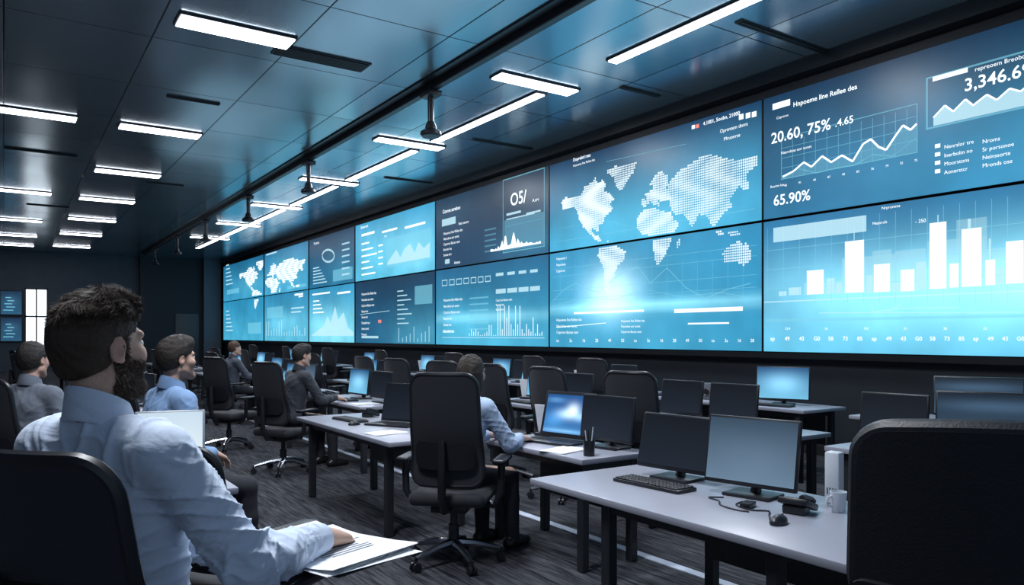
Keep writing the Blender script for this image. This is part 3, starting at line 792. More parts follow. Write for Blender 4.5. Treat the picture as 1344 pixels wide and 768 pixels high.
# ---- the near row
desk(2.38, 3.30, 1.30, 3.37, 'pale grey desk in the foreground carrying two monitors', .55)
desk(2.32, 3.12, 5.05, 7.15, 'pale grey desk left of the tall chair in mid picture', .2)
desk(3.00, 3.60, 3.68, 4.86, 'narrow grey desk the woman types at', .1)
desk(3.20, 3.95, 7.70, 9.5, 'grey desk in front of the man in the dark shirt')
desk(3.10, 3.85, 10.0, 11.8, 'grey desk behind the dark-shirted man, left of him in the picture')
desk(3.75, 4.45, 12.7, 14.5, 'grey desk of the far brown-haired person')
monitor('dark', 3.00, 2.90, DZ, 262, 'black monitor with a dark screen, left of the pair on the foreground desk', w=.48, h=.305, tilt=14)
monitor('grey', 2.99, 2.39, DZ, 258, 'monitor with a lit grey screen, right of the pair on the foreground desk', w=.475, h=.335, tilt=10)
keyboard(2.79, 2.84, DZ, 86, 'black keyboard before the dark monitor on the foreground desk')
mouse(2.66, 1.98, DZ, 80, 'black mouse on the foreground desk below the lit grey monitor')
phone(2.90, 2.06, 255, 'black desk phone right of the grey-lit monitor on the foreground desk')
place('box', make_box, (3.20, 2.08, DZ), az(262), 'slim white upright box behind the foreground phone')
place('mug', make_mug, (3.06, 1.97, DZ), az(200), 'white cup at the right end of the foreground desk', 'cups')
place('doc', make_tray, (3.18, 1.88, DZ), az(245), 'white sheet on a stand at the right end of the foreground desk', 'document stands')
zc = DZ+.004
cable([(2.86,2.33,zc),(2.78,2.30,zc),(2.75,2.2,zc),(2.80,2.14,zc),(2.74,2.09,zc),(2.68,2.04,zc)], 'thin black cable curling in front of the grey-lit monitor')
cable([(2.86,2.44,zc),(2.80,2.48,zc),(2.78,2.40,zc),(2.72,2.34,zc),(2.70,2.24,zc),(2.72,2.18,zc)], 'looped black cable between keyboard and mouse on the foreground desk')
nb = thing('adapter_box', 'small black adapter box below the lit grey monitor on the foreground desk', 'adapter', (2.80, 2.25, DZ), az(70))
MB().box((0,0,.012), (.05,.085,.024), .006, 2).build('adapter_shell', M['plastic'], nb)
MB().cyl((0,.0425,.012), (0,.055,.012), .005, n=8).build('plug', M['metal'], nb)
# woman's desk
laptop('scene', 3.32, 4.40, DZ, 78, 'open laptop with a bright blue picture in front of the woman', w=.48, lh=.345)
monitor('dark', 3.45, 3.96, DZ, 262, 'dark monitor right of the bright blue laptop', w=.47, h=.315)
place('doc', make_tray, (3.48, 4.74, DZ), az(250), 'white sheet on a stand left of the bright blue laptop', 'document stands')
place('cup', make_cup, (3.14, 3.78, DZ), 0, 'pen cup at the right end of the narrow desk of the woman')
stackpaper(3.15, 4.05, DZ, 75, 'loose white papers on the narrow desk right of the bright laptop', 2)
# middle desk
laptop('dark', 2.80, 6.0, DZ, 62, 'large dark laptop open on the desk left of the tall chair', w=.46, lh=.34)
keyboard(2.62, 6.55, DZ, 85, 'black keyboard on the desk left of the tall chair')
mouse(2.52, 6.2, DZ, 85, 'black mouse on the desk left of the tall chair')
phone(2.9, 6.75, 255, 'black desk phone at the far end of the desk left of the tall chair')
place('mug', make_mug, (2.95, 5.45, DZ), 0, 'white cup beside the tall chair on the middle desk', 'cups')
stackpaper(2.52, 5.55, DZ, 80, 'white papers on the middle desk beside the tall chair', 2)
# man in dark shirt and beyond
monitor('blue', 3.62, 8.75, DZ, 265, 'blue-lit monitor in front of the man in the dark shirt')
monitor('dark', 3.62, 8.1, DZ, 265, 'dark monitor right of the man in the dark shirt', w=.47, h=.315)
keyboard(3.38, 8.62, DZ, 85, 'keyboard under the hands of the man in the dark shirt')
stackpaper(3.38, 8.05, DZ, 80, 'papers on the desk of the man in the dark shirt', 2)
phone(3.4, 9.2, 262, 'black desk phone on the desk of the man in the dark shirt')
monitor('blue', 3.5, 10.9, DZ, 265, 'blue-lit monitor on the desk behind the dark-shirted man')
monitor('grey', 3.5, 10.3, DZ, 262, 'grey-lit monitor on the desk behind the dark-shirted man', w=.475, h=.335)
keyboard(3.3, 10.9, DZ, 85, 'keyboard on the desk behind the dark-shirted man')
laptop('blue', 3.4, 11.45, DZ, 75, 'small black laptop with a blue screen behind the dark-shirted man')
monitor('blue', 4.15, 13.9, DZ, 265, 'blue-lit monitor before the far brown-haired person')
monitor('dark', 4.15, 13.2, DZ, 265, 'dark monitor right of the far brown-haired person', w=.47, h=.315)
# rows further in
rows = {'middle-row': (4.80, 5.5, [(1.45,3.2),(3.6,5.6),(6.0,7.8),(8.4,10.2),(11.0,12.8),(15.0,16.8),(17.6,19.4),(20.4,22.2)]),
        'wall-row': (6.85, 7.6, [(1.9,4.3),(4.8,7.0),(7.5,9.3),(10.0,11.8),(12.8,14.6),(15.8,17.6),(18.8,20.6),(22.0,23.8)]),
        'far-aisle-row': (3.3, 4.0, [(16.0,17.8),(18.8,20.6),(21.6,23.4)])}
for rn, (x0, x1, lst) in rows.items():
    for n_, (a, b) in enumerate(lst):
        desk(x0, x1, a, b, f'grey desk, {ordw[n_]} {rn} desk from the camera')
        c = (a+b)/2; tail = f'on the {ordw[n_]} {rn} desk from the camera'
        if rn == 'middle-row' and n_ == 0:
            monitor('slate', x0+.55, 2.32, DZ, 248, 'wide dark slate monitor behind the large black chair at right', w=.70, h=.36)
            monitor('dark', x0+.50, 2.98, DZ, 262, 'dark monitor left of the wide slate monitor behind the large black chair', w=.47, h=.315); continue
        if rn == 'middle-row' and n_ == 1:
            monitor('dark', x0+.42, c+.35, DZ, 265, f'dark monitor, left one {tail}', w=.47, h=.315)
            monitor('dark', x0+.42, c-.25, DZ, 262, f'dark monitor, right one {tail}', w=.47, h=.315)
            keyboard(x0+.17, c+.2, DZ, 88, f'keyboard {tail}'); continue
        if rn == 'wall-row' and n_ < 2: continue
        monitor('blue', x0+.42, c+.25, DZ, 264, f'blue-lit monitor {tail}')
        monitor('dark', x0+.42, c-.40, DZ, 262, f'dark monitor {tail}', w=.47, h=.315)
        keyboard(x0+.17, c+.25, DZ, 88, f'keyboard {tail}')
        if n_ % 2: laptop('blue', x0+.22, c-.7, DZ, 80, f'small laptop {tail}')
        else: stackpaper(x0+.2, c-.6, DZ, 80, f'papers {tail}', 2)
        if n_ < 5: place('doc', make_tray, (x0+.5, c+.70, DZ), az(250), f'white sheet on a stand {tail}', 'document stands')
cs = [(4.38,4.62,62),(4.36,5.62,78),(4.32,6.55,75),(4.30,7.6,60),(4.28,8.7,70),(4.30,9.7,80),(4.3,11.9,70),(4.32,15.9,85),(4.3,18.5,75),(4.3,21.3,80)]
for n_, (x, y, a) in enumerate(cs): chair(x, y, a, f'dark office chair, {ordw[n_]} from the camera in the middle row')
for n_, (x, y, a) in enumerate([(6.35,7.4,70),(6.35,8.6,80),(6.35,10.9,70),(6.35,13.7,85),(6.35,16.7,75),(6.35,19.7,85),(6.35,22.9,75)]):
    chair(x, y, a, f'dark office chair, {ordw[n_]} from the camera in the row along the video wall')
for n_, (x, y, a) in enumerate([(2.8,16.9,80),(2.8,19.7,70),(2.8,22.5,85)]):
    chair(x, y, a, f'dark office chair, {ordw[n_]} from the camera in the far aisle row')
monitor('blue', 7.25, 5.35, DZ, 245, 'glowing blue monitor below the seam between world map and bar chart', w=.58, h=.38)
keyboard(7.02, 5.3, DZ, 80, 'keyboard in front of the glowing blue monitor by the wall')
place('spk', make_speaker, (7.1, 6.3, DZ), az(250), 'grey box speaker left of the glowing blue monitor by the wall')
stackpaper(7.1, 6.75, DZ, 80, 'papers at the left end of the desk with the glowing blue monitor', 3)
monitor('slate', 7.2, 3.28, DZ, 250, 'wide slate-grey monitor by the wall near the right picture edge', w=.70, h=.36)
stackpaper(7.0, 4.05, DZ, 80, 'papers left of the wide slate-grey monitor by the wall', 2)
place('tower', make_tower, (6.05, 4.6, 0), az(270), 'black computer tower behind the second desk of the middle row')
# left side
desk(.42, 1.0, 4.0, 4.46, 'small side table hidden behind the bearded man', .08)
rs = thing('laptop_riser', 'dark box riser under the white laptop', 'riser', (.70, 4.2, DZ))
MB().box((0,0,.065), (.38,.28,.13), .01).build('riser_body', M['carton'], rs)
laptop('pale', .70, 4.18, DZ+.13, 12, 'laptop with a white glowing screen beside the man in light blue')
desk(.9, 1.6, 8.6, 10.4, 'grey desk in the left background, nearest of its row')
desk(.9, 1.6, 12.4, 14.2, 'grey desk in the left background, second of its row')
desk(.9, 1.6, 16.4, 18.2, 'grey desk in the left background, third of its row')
for n_, y in enumerate((9.5, 13.3, 17.3)):
    monitor('blue', 1.3, y+.25, DZ, 262, f'blue-lit monitor on the {ordw[n_]} desk of the left background row')
    monitor('dark', 1.3, y-.4, DZ, 262, f'dark monitor on the {ordw[n_]} desk of the left background row', w=.47, h=.315)
    chair(.4, y+.2, 80, f'dark office chair at the {ordw[n_]} desk of the left background row')

# chairs of note
chair(2.50, 4.42, 44, 'tall black office chair with the woman in it, mid picture', 'tall', None, top=1.27, w=.48)
chair(1.90, .69, 64, 'large black wide-backed chair at the right picture edge', 'exec', None, top=1.335, exec_=True, w=.74)
chair(2.58, 8.40, 62, 'black office chair of the man in the dark shirt')
chair(2.50, 10.5, 60, 'empty black office chair left of the dark-shirted man in the picture')
chair(3.18, 13.6, 75, 'dark office chair of the far brown-haired person')
chair(-.06, 4.45, 62, 'black chair with headrest at the left picture edge', 'headed', None, top=1.20, head=True, w=.52)
chair(.05, 3.22, 66, 'black office chair at the left picture edge, just behind the bearded man')
chair(.80, 4.92, 78, 'dark office chair of the man in the light blue shirt')
chair(.14, 6.3, 60, 'dark office chair of the person in the grey shirt')
chair(.83, 3.46, 62, 'empty low-backed black chair just beyond the bearded man', 'low', None, top=1.06, w=.45)

# ================================================================== PEOPLE
def npv(v): return np.array(v, np.float64)
class Field:
    def __init__(s, lo, hi, h):
        s.lo = npv(lo); s.h = h; s.n = np.ceil((npv(hi)-s.lo)/h).astype(int)+1
        s.v = np.full(s.n, .15, np.float32)
        s.ax = [(s.lo[i]+h*np.arange(s.n[i])).astype(np.float32) for i in range(3)]
    def blk(s, lo, hi):
        i0 = np.clip(np.floor((lo-s.lo)/s.h).astype(int), 0, s.n-1); i1 = np.clip(np.ceil((hi-s.lo)/s.h).astype(int)+1, 1, s.n)
        sl = tuple(slice(a, b) for a, b in zip(i0, i1))
        return sl, s.ax[0][sl[0]][:,None,None], s.ax[1][sl[1]][None,:,None], s.ax[2][sl[2]][None,None,:]
    def put(s, sl, d, k, op):
        a = s.v[sl]; k = max(k, 1e-4)
        if op > 0:
            h = np.clip(.5+.5*(a-d)/k, 0, 1); s.v[sl] = a*(1-h)+d*h-k*h*(1-h)
        else:
            A = -a; h = np.clip(.5+.5*(A-d)/k, 0, 1); s.v[sl] = -(A*(1-h)+d*h-k*h*(1-h))
    def cone(s, a, b, ra, rb, k=.02, op=1):
        a, b = npv(a), npv(b); m = max(ra, rb)+k+3*s.h
        sl, X, Y, Z = s.blk(np.minimum(a, b)-m, np.maximum(a, b)+m)
        ba = b-a; l2 = max(float(ba @ ba), 1e-9)
        px, py, pz = X-a[0], Y-a[1], Z-a[2]
        t = np.clip((px*ba[0]+py*ba[1]+pz*ba[2])/l2, 0, 1)
        d = np.sqrt((px-t*ba[0])**2+(py-t*ba[1])**2+(pz-t*ba[2])**2)-(ra+(rb-ra)*t)
        s.put(sl, d, k, op)
    def ell(s, c, r, k=.02, op=1, Rm=None):
        c, r = npv(c), npv(r); m = float(r.max())+k+3*s.h
        sl, X, Y, Z = s.blk(c-m, c+m)
        px, py, pz = X-c[0], Y-c[1], Z-c[2]
        if Rm is not None:
            q = [px*Rm[0,i]+py*Rm[1,i]+pz*Rm[2,i] for i in range(3)]
        else: q = [px, py, pz]
        k0 = np.sqrt((q[0]/r[0])**2+(q[1]/r[1])**2+(q[2]/r[2])**2)
        k1 = np.sqrt((q[0]/r[0]**2)**2+(q[1]/r[1]**2)**2+(q[2]/r[2]**2)**2)+1e-6
        s.put(sl, k0*(k0-1)/k1, k, op)
    def half(s, p, n, op=-1, k=.004):
        p, n = npv(p), npv(n); n = n/np.linalg.norm(n)
        X, Y, Z = s.ax[0][:,None,None], s.ax[1][None,:,None], s.ax[2][None,None,:]
        d = -((X-p[0])*n[0]+(Y-p[1])*n[1]+(Z-p[2])*n[2])
        s.put((slice(None),)*3, d, k, -1)
    def mesh(s):
        v = s.v; v[0]=v[-1]=.1; v[:,0]=.1; v[:,-1]=.1; v[:,:,0]=.1; v[:,:,-1]=.1
        b = v < 0; n = s.n
        cnt = np.zeros(n-1, np.int8)
        for i in (0,1):
            for j in (0,1):
                for k in (0,1): cnt += b[i:n[0]-1+i, j:n[1]-1+j, k:n[2]-1+k]
        act = np.argwhere((cnt > 0) & (cnt < 8)); del cnt
        sm = np.zeros((len(act),3)); ct = np.zeros(len(act))
        cor = [(i,j,k) for i in (0,1) for j in (0,1) for k in (0,1)]
        for p in cor:
            for ax in range(3):
                if p[ax] == 0:
                    q = list(p); q[ax] = 1
                    va = v[act[:,0]+p[0], act[:,1]+p[1], act[:,2]+p[2]]; vb = v[act[:,0]+q[0], act[:,1]+q[1], act[:,2]+q[2]]
                    cr = (va < 0) != (vb < 0); t = np.where(cr, va/np.where(cr, va-vb, 1), 0)
                    pos = np.tile(npv(p), (len(act),1)); pos[:,ax] += t
                    sm += pos*cr[:,None]; ct += cr
        P = (act+sm/ct[:,None])*s.h+s.lo
        idx = np.full(n-1, -1, np.int32); idx[act[:,0],act[:,1],act[:,2]] = np.arange(len(act))
        Fs = []
        for ax in range(3):
            o1, o2 = (ax+1) % 3, (ax+2) % 3
            sa = [slice(1,-1)]*3; sb = [slice(1,-1)]*3; sa[ax] = slice(0,-1); sb[ax] = slice(1,None)
            A, B = b[tuple(sa)], b[tuple(sb)]
            e = np.argwhere(A != B); flip = A[e[:,0],e[:,1],e[:,2]]
            e = e.copy(); e[:,o1] += 1; e[:,o2] += 1
            def cell(d1, d2):
                q = e.copy(); q[:,o1] += d1; q[:,o2] += d2; return idx[q[:,0],q[:,1],q[:,2]]
            quad = np.stack([cell(-1,-1), cell(0,-1), cell(0,0), cell(-1,0)], 1)
            quad[~flip] = quad[~flip][:, ::-1]
            Fs.append(quad)
        return P, np.concatenate(Fs)
def np_mesh(name, P, Q):
    me = bpy.data.meshes.new(name)
    me.vertices.add(len(P)); me.vertices.foreach_set('co', P.astype(np.float32).ravel())
    k = Q.shape[1]
    me.loops.add(len(Q)*k); me.loops.foreach_set('vertex_index', Q.astype(np.int32).ravel())
    me.polygons.add(len(Q)); me.polygons.foreach_set('loop_start', np.arange(0, len(Q)*k, k, dtype=np.int32))
    me.update(calc_edges=True); me.validate()
    return me
def normals(P, Q):
    n = np.cross(P[Q[:,2]]-P[Q[:,0]], P[Q[:,3]]-P[Q[:,1]])
    out = np.zeros_like(P)
    for i in range(4): np.add.at(out, Q[:,i], n)
    return out/(np.linalg.norm(out, axis=1)[:,None]+1e-12)
def bounds(ps, m):
    a = np.array([list(p) for p in ps]); return a.min(0)-m, a.max(0)+m
def ik(Sh, W, l1, l2, hint):
    d = W-Sh; L = d.length; u = d.normalized(); L2 = min(L, l1+l2-.004); W = Sh+u*L2
    a = (l1*l1-l2*l2+L2*L2)/(2*L2); hh = math.sqrt(max(l1*l1-a*a, 0))
    n = (hint-u*hint.dot(u)).normalized()
    return Sh+u*a+n*hh, W
def hand_prims(f, W, hd, pn, side, curl, spread=1.0):
    hd = hd.normalized(); pn = (pn-hd*pn.dot(hd)).normalized(); tv = hd.cross(pn)*(1 if side > 0 else -1)
    offs = (.031,.0105,-.0105,-.030); lens = (.086,.09,.085,.075); sc = (1,1.1,1.02,.82)
    f.ell(W+hd*.05, (.034,.034,.018), .02, 1, np.array([[tv[i], hd[i], pn[i]] for i in range(3)]))
    for i in range(4):
        kn = W+hd*lens[i]+tv*offs[i]
        f.cone(W+hd*.012+tv*offs[i]*.55, kn, .0155, .0115, .014)
        fan = R((5,1.5,-2.5,-7)[i])*spread; d0 = (hd*math.cos(fan)+tv*math.sin(fan))
        p = kn; ang = 0
        for j, (ln, r0, r1) in enumerate(((.043,.0096,.0085),(.027,.0085,.0078),(.021,.0078,.0064))):
            ang += R(curl[j]+(0,3,5,9)[i]*.6); d = d0*math.cos(ang)+pn*math.sin(ang)
            q = p+d*ln*sc[i]; f.cone(p, q, r0, r1, .003 if j else .005); p = q
    b = W+hd*.022+tv*.024
    d1 = (hd*.62+tv*.7+pn*.3).normalized(); q = b+d1*.045; f.cone(b, q, .015, .0105, .012)
    d2 = (hd*.85+tv*.3+pn*.38).normalized(); q2 = q+d2*.032; f.cone(q, q2, .0105, .0095, .004)
    d3 = (hd*.95+tv*.05+pn*.35).normalized(); f.cone(q2, q2+d3*.024, .0095, .0075, .004)
def strand_mesh(roots, dirs, lens, lifts, norms, w_):
    """tapered three-sided hairs, returned as vertices and quads"""
    vs = []; fq = []; base = 0
    for p0, fl_, Ln, lift, n in zip(roots, dirs, lens, lifts, norms):
        a_ = np.cross(fl_, n); a_ /= np.linalg.norm(a_)+1e-6
        for m_, t_ in enumerate((0,.35,.7,1.)):
            p = p0+(fl_*t_*(.85+.15*t_)+n*lift*t_*(1.5-1.2*t_))*Ln+n*.0026*t_
            w2_ = w_*(1,.95,.7,.12)[m_]; vs += [p-a_*w2_, p+n*w2_*.9, p+a_*w2_]
        for m_ in range(3):
            for c_ in range(3):
                c2_ = (c_+1) % 3; fq.append((base+m_*3+c_, base+m_*3+c2_, base+m_*3+3+c2_, base+m_*3+3+c_))
        base += 12
    return np.array(vs), np.array(fq)

def person(label, loc, a, sc, seat, res, lean, hands, hdirs, headyaw=0, pitch=0, skin=(.50,.30,.22), haircol=(.03,.018,.012), shirtcol=(.5,.6,.75), style='short', beard=0, hints=None, curl=(14,18,14), knees=None, strands=0, rough_shirt=.8, foldamp=.004, group=None, cuffs=True, hoff=(0,0,0), hsc=1.0, wrinkle=0, spread=1.0, hk=.005):
    s_ = V((0, math.sin(R(lean)), math.cos(R(lean))))
    P = V((0,0,seat+.10)); SH = P+s_*.455; NB = P+s_*.535
    HRm = Matrix.Rotation(R(-headyaw), 3, 'Z') @ Matrix.Rotation(R(pitch), 3, 'X'); HR = np.array(HRm)
    HC = NB+s_*.04+V((0,.03,.12))+V(hoff)
    hp = lambda x, y, z: HC+HRm @ (V((x, y, z))*hsc)
    sv = lambda r: tuple(q*hsc for q in r)
    kz = .53+.2*(seat-.48)
    kn = knees or [V((.13,.43,kz)), V((-.13,.43,kz))]
    an = [V((kn[0].x+.01, kn[0].y+.02, .085)), V((kn[1].x-.01, kn[1].y+.02, .085))]
    hip = [V((.09,.02,seat+.09)), V((-.09,.02,seat+.09))]
    sh = [SH+V((.172,0,0)), SH+V((-.172,0,0))]
    el = []; wr = []
    for i, sd in enumerate((1,-1)):
        hint = V(hints[i]) if hints else V((sd*.55,-.35,-.75))
        e, w_ = ik(sh[i], V(hands[i]), .315, .268, hint); el.append(e); wr.append(w_)
    hd = [(V(hdirs[i]) if hdirs else (wr[i]-el[i])) for i in range(2)]
    allp = [P, HC, NB]+kn+an+el+wr+[wr[i]+hd[i].normalized()*.2 for i in range(2)]
    lo, hi = bounds(allp, .17); lo[2] = 0
    f = Field(lo, hi, res)
    f.cone(P, P+s_*.2, .105, .11, .03); f.ell(P+s_*.33, (.145,.1,.16), .05)
    f.cone(sh[0]-V((.03,0,0)), sh[1]+V((.03,0,0)), .052, .052, .05)
    f.cone(NB-s_*.05, hp(0,-.022,-.055), .053, .046, .022)
    for i, sd in enumerate((1,-1)):
        f.cone(NB+V((sd*.02,-.01,-.012)), sh[i]+V((-sd*.03,0,.012)), .038, .033, .03)
        f.cone(sh[i], el[i], .046, .038, .02); f.cone(el[i], el[i].lerp(wr[i],.35), .037, .039, .02); f.cone(el[i].lerp(wr[i],.35), wr[i], .039, .0255, .02)
        f.cone(wr[i], wr[i]+hd[i].normalized()*.03, .0255, .024, .012)
        hand_prims(f, wr[i]+hd[i].normalized()*.012, hd[i], V((-sd*.15,0,-1)), sd, curl, spread)
        f.cone(hip[i], kn[i], .075, .052, .03); f.cone(kn[i], kn[i].lerp(an[i],.35), .05, .05, .02); f.cone(kn[i].lerp(an[i],.35), an[i], .05, .034, .02)
        f.cone(an[i]+V((0,-.03,-.045)), an[i]+V((0,.13,-.055)), .03, .022, .03)
    E = lambda c, r, k=.02, op=1: f.ell(hp(*c), sv(r), k, op, HR)
    Cn = lambda a_, b_, r0, r1, k=.015, op=1: f.cone(hp(*a_), hp(*b_), r0*hsc, r1*hsc, k, op)
    E((0,-.014,.035), (.075,.098,.087), .02); E((0,.028,-.035), (.061,.066,.080), .03)
    for sd in (1,-1):
        Cn((sd*.052,-.002,-.062), (sd*.012,.076,-.104), .020, .018, .025)
        E((sd*.040,.062,-.022), (.024,.022,.022), .025)
        Cn((sd*.013,.086,.026), (sd*.048,.072,.027), .011, .009, .014)
    E((0,.081,-.102), (.022,.018,.018), .02)
    for sd in (1,-1): E((sd*.031,.100,.004), (.017,.018,.012), .014, -1)
    Cn((0,.085,.018), (0,.100,-.024), .0075, .0095, .012); E((0,.101,-.028), (.010,.009,.008), .008)
    for sd in (1,-1): E((sd*.012,.094,-.033), (.007,.008,.006), .006)
    Cn((-.016,.085,-.060), (.016,.085,-.060), .0070, .0070, .008); E((0,.090,-.0605), (.012,.007,.005), .006)
    Cn((-.014,.085,-.074), (.014,.085,-.074), .0075, .0075, .008)
    if res < .005: Cn((-.020,.096,-.067), (.020,.096,-.067), .0020, .0020, .003, -1)
    for sd in (1,-1):
        er = np.array(HRm @ Matrix.Rotation(R(-14), 3, 'X') @ Matrix.Rotation(R(sd*-20), 3, 'Z'))
        f.ell(hp(sd*.077,-.010,-.002), sv((.0065,.018,.031)), .005, 1, er); f.ell(hp(sd*.0835,-.005,.002), sv((.006,.011,.019)), .004, -1, er)
        E((sd*.075,-.003,-.027), (.006,.008,.009), .005)
    Pv, Q = f.mesh()
    q = (Pv-np.array(HC)) @ HR / hsc
    x, y, z = np.abs(q[:,0]), q[:,1], q[:,2]
    col = np.tile(np.array(skin), (len(Pv),1))
    sm = lambda e0, e1, t: np.clip((t-e0)/(e1-e0), 0, 1)**2*(3-2*np.clip((t-e0)/(e1-e0), 0, 1))
    inh = (np.linalg.norm(q, axis=1) < .17)
    lips = inh*sm(.074,.082,y)*(1-sm(.018,.024,x))*sm(-.083,-.077,z)*(1-sm(-.058,-.054,z))
    col = col*(1-lips[:,None]*.6)+np.array((.36,.14,.12))*lips[:,None]*.6
    brow = inh*sm(.058,.066,y)*sm(.018,.022,z)*(1-sm(.031,.035,z))*sm(.010,.014,x)*(1-sm(.05,.056,x))
    earm = inh*sm(.070,.076,x)*(1-sm(.03,.04,np.abs(z)))*(1-sm(.004,.014,y))
    col = col*(1-earm[:,None]*.25)+np.array((.5,.2,.16))*earm[:,None]*.25
    hc = np.array(haircol)
    bm_ = np.zeros(len(Pv))
    if beard:
        line = -.014-.30*np.clip(y,-.02,.09)
        jaw = inh*sm(-.024,-.010,y)*(1-sm(-.012,.010,z-line))*sm(-.145,-.122,z)*(1-lips)*(1-earm)
        mus = inh*sm(.076,.084,y)*sm(-.062,-.058,z)*(1-sm(-.046,-.042,z))*(1-sm(.026,.034,x))
        sid = inh*sm(.052,.058,x)*sm(-.002,.006,y)*(1-sm(.022,.032,y))*(1-sm(.02,.04,z))*sm(-.06,-.04,z)*(1-earm)
        bm_ = np.clip(np.maximum(np.maximum(jaw, sid), mus), 0, 1)*beard
        col = col*(1-bm_[:,None])+hc*bm_[:,None]
    col = col*(1-brow[:,None]*.8)+hc*brow[:,None]*.8
    scalp = inh*sm(.030,.050,z+.25*np.clip(-y,0,.1))*(1-sm(.050,.066,y-.35*np.clip(z-.06,0,.1)))
    scalp = np.maximum(scalp, inh*(1-sm(-.035,-.022,y))*sm(-.055,-.04,z)*(1-earm))
    col = col*(1-scalp[:,None]*.9)+hc*scalp[:,None]*.9
    me = np_mesh('person', Pv*sc, Q)
    at = me.color_attributes.new('Col', 'FLOAT_COLOR', 'POINT')
    at.data.foreach_set('color', np.concatenate([col, np.ones((len(col),1))], 1).astype(np.float32).ravel())
    body = link_mesh('person', me, M['skin'], None, True, None)
    body.location = loc; body.rotation_euler = (0,0,az(a)); tag(body, label, 'person', group)
    hm = mat('hair_strands', haircol, .5, spec=.4, nscale=90, namt=.4, stretch=(6,1,1.5), bump=.5, bscale=160)
    if beard and strands:                    # short beard hairs
        Nb = normals(Pv, Q); pw = np.clip(bm_-.25, 0, 1); pw /= pw.sum()
        ids = np.random.choice(len(Pv), 7000, p=pw); jit = (np.random.rand(7000,3)-.5)*res*.9
        down = HR @ np.array((0,.25,-1.)); nn = Nb[ids]
        fl_ = down-nn*(nn @ down)[:,None]*.7+.35*np.random.randn(7000,3); fl_ /= np.linalg.norm(fl_, axis=1)[:,None]
        bv, bq = strand_mesh(Pv[ids]+jit-nn*.001, fl_, .0045+.004*np.random.rand(7000), np.full(7000,.5), nn, .0006)
        link_mesh('beard', np_mesh('beard', bv*sc, bq), hm, body, True, None)
    for sd in (1,-1):
        bm = MB(); r_ = bmesh.ops.create_uvsphere(bm.bm, u_segments=16, v_segments=12, radius=.0125*sc*hsc)
        for v in r_['verts']: v.co = V((v.co.x, v.co.z, -v.co.y))
        for fc in bm.bm.faces: fc.material_index = 1 if fc.calc_center_median().y > .0098*sc*hsc else 0
        o = bm.build('eye', [M['eyewhite'], M['iris']], body); o.location = hp(sd*.031,.0775,.004)*sc; o.rotation_euler = HRm.to_euler()
    # ---- shirt
    sr = max(res*1.15, .0048)
    lo, hi = bounds([P-V((0,0,.1)), NB]+sh+el+wr, .16); f = Field(lo, hi, sr)
    f.ell(P+s_*.02+V((0,0,-.02)), (.172,.128,.12), .03); f.ell(P+s_*.15, (.158,.118,.16), .06)
    f.ell(P+s_*.31, (.172,.120,.17), .06)
    f.cone(sh[0]-V((.05,.0,.0)), sh[1]+V((.05,0,0)), .062, .062, .05)
    f.ell(P+s_*.39+V((0,-.025,0)), (.15,.092,.09), .05)
    for i, sd in enumerate((1,-1)):
        f.cone(NB+V((sd*.028,-.015,-.026)), sh[i]+V((-sd*.01,0,.0)), .044, .050, .04)
        f.cone(sh[i], el[i], .063, .055, .035)
        w2 = el[i].lerp(wr[i], .93)
        f.cone(el[i], el[i].lerp(wr[i], .4), .055, .052, .03); f.cone(el[i].lerp(wr[i],.4), w2, .052, .037, .02)
        dd = (wr[i]-el[i]).normalized()
        f.ell(w2+dd*.045, (.05,.05,.05), .004, -1)
    f.ell(NB+V((0,.01,.055)), (.060,.064,.062), .01, -1)
    Pv, Q = f.mesh(); N_ = normals(Pv, Q)
    d = np.zeros(len(Pv))
    for i in range(2):
        S0, E0, W0 = np.array(sh[i]), np.array(el[i]), np.array(wr[i])
        for A_, B_, ph in ((S0,E0,.0),(E0,W0,2.)):
            ba = B_-A_; L_ = np.linalg.norm(ba); u = ba/L_; rel = Pv-A_; t = rel @ u; rad = rel-t[:,None]*u
            rr = np.linalg.norm(rad, axis=1); wgt = np.exp(-(np.clip(rr-.06,0,1)/.02)**2)*sm(-.03,.03,t)*(1-sm(L_-.03,L_+.03,t))
            s1 = rad @ np.array((.6,.5,.62))/.06; s2 = rad @ np.array((-.5,.7,.4))/.06
            near = np.exp(-((t-(L_ if ph == 0 else 0))/.10)**2)
            wv = np.sin(t*60+s1*2.2+2.6*np.sin(s2*1.3+t*15+ph)+ph)
            wv2 = np.sin(t*31-s2*2.8+2.4*np.sin(s1*1.6-t*21)+ph*2)
            wv3 = np.sin(t*92+s2*3.1+2.0*np.sin(s1*2.3+t*33)+ph)
            d += wgt*((.3+1.3*near)*(1-np.abs(wv))**2.4*1.2+1.1*(1-np.abs(wv2))**2.8+.6*(1-np.abs(wv3))**2.4*(.4+near)-.32)
    tw = np.exp(-(np.clip(np.abs(Pv[:,0])-.13,0,1)/.03)**2)
    w1 = np.sin(Pv[:,2]*22+Pv[:,0]*26+2.4*np.sin(Pv[:,0]*11+Pv[:,2]*8)); w2_ = np.sin(Pv[:,2]*15-np.abs(Pv[:,0])*40+2.2*np.sin(Pv[:,2]*12+Pv[:,0]*7)); w4 = np.sin(Pv[:,2]*48+Pv[:,0]*30+2.6*np.sin(Pv[:,0]*19-Pv[:,2]*13))
    d += tw*(1.1*(1-np.abs(w1))**2.6+1.1*(1-np.abs(w2_))**2.6+.6*(1-np.abs(w4))**2.8-.36)
    Pv = Pv+N_*(d*foldamp)[:,None]
    smat = mat('shirt_cloth', shirtcol, rough_shirt, nscale=500, namt=.04, bump=.06, sheen=.1, wrinkle=wrinkle)
    shirt = link_mesh('shirt', np_mesh('shirt', Pv*sc, Q), smat, body, True, None)
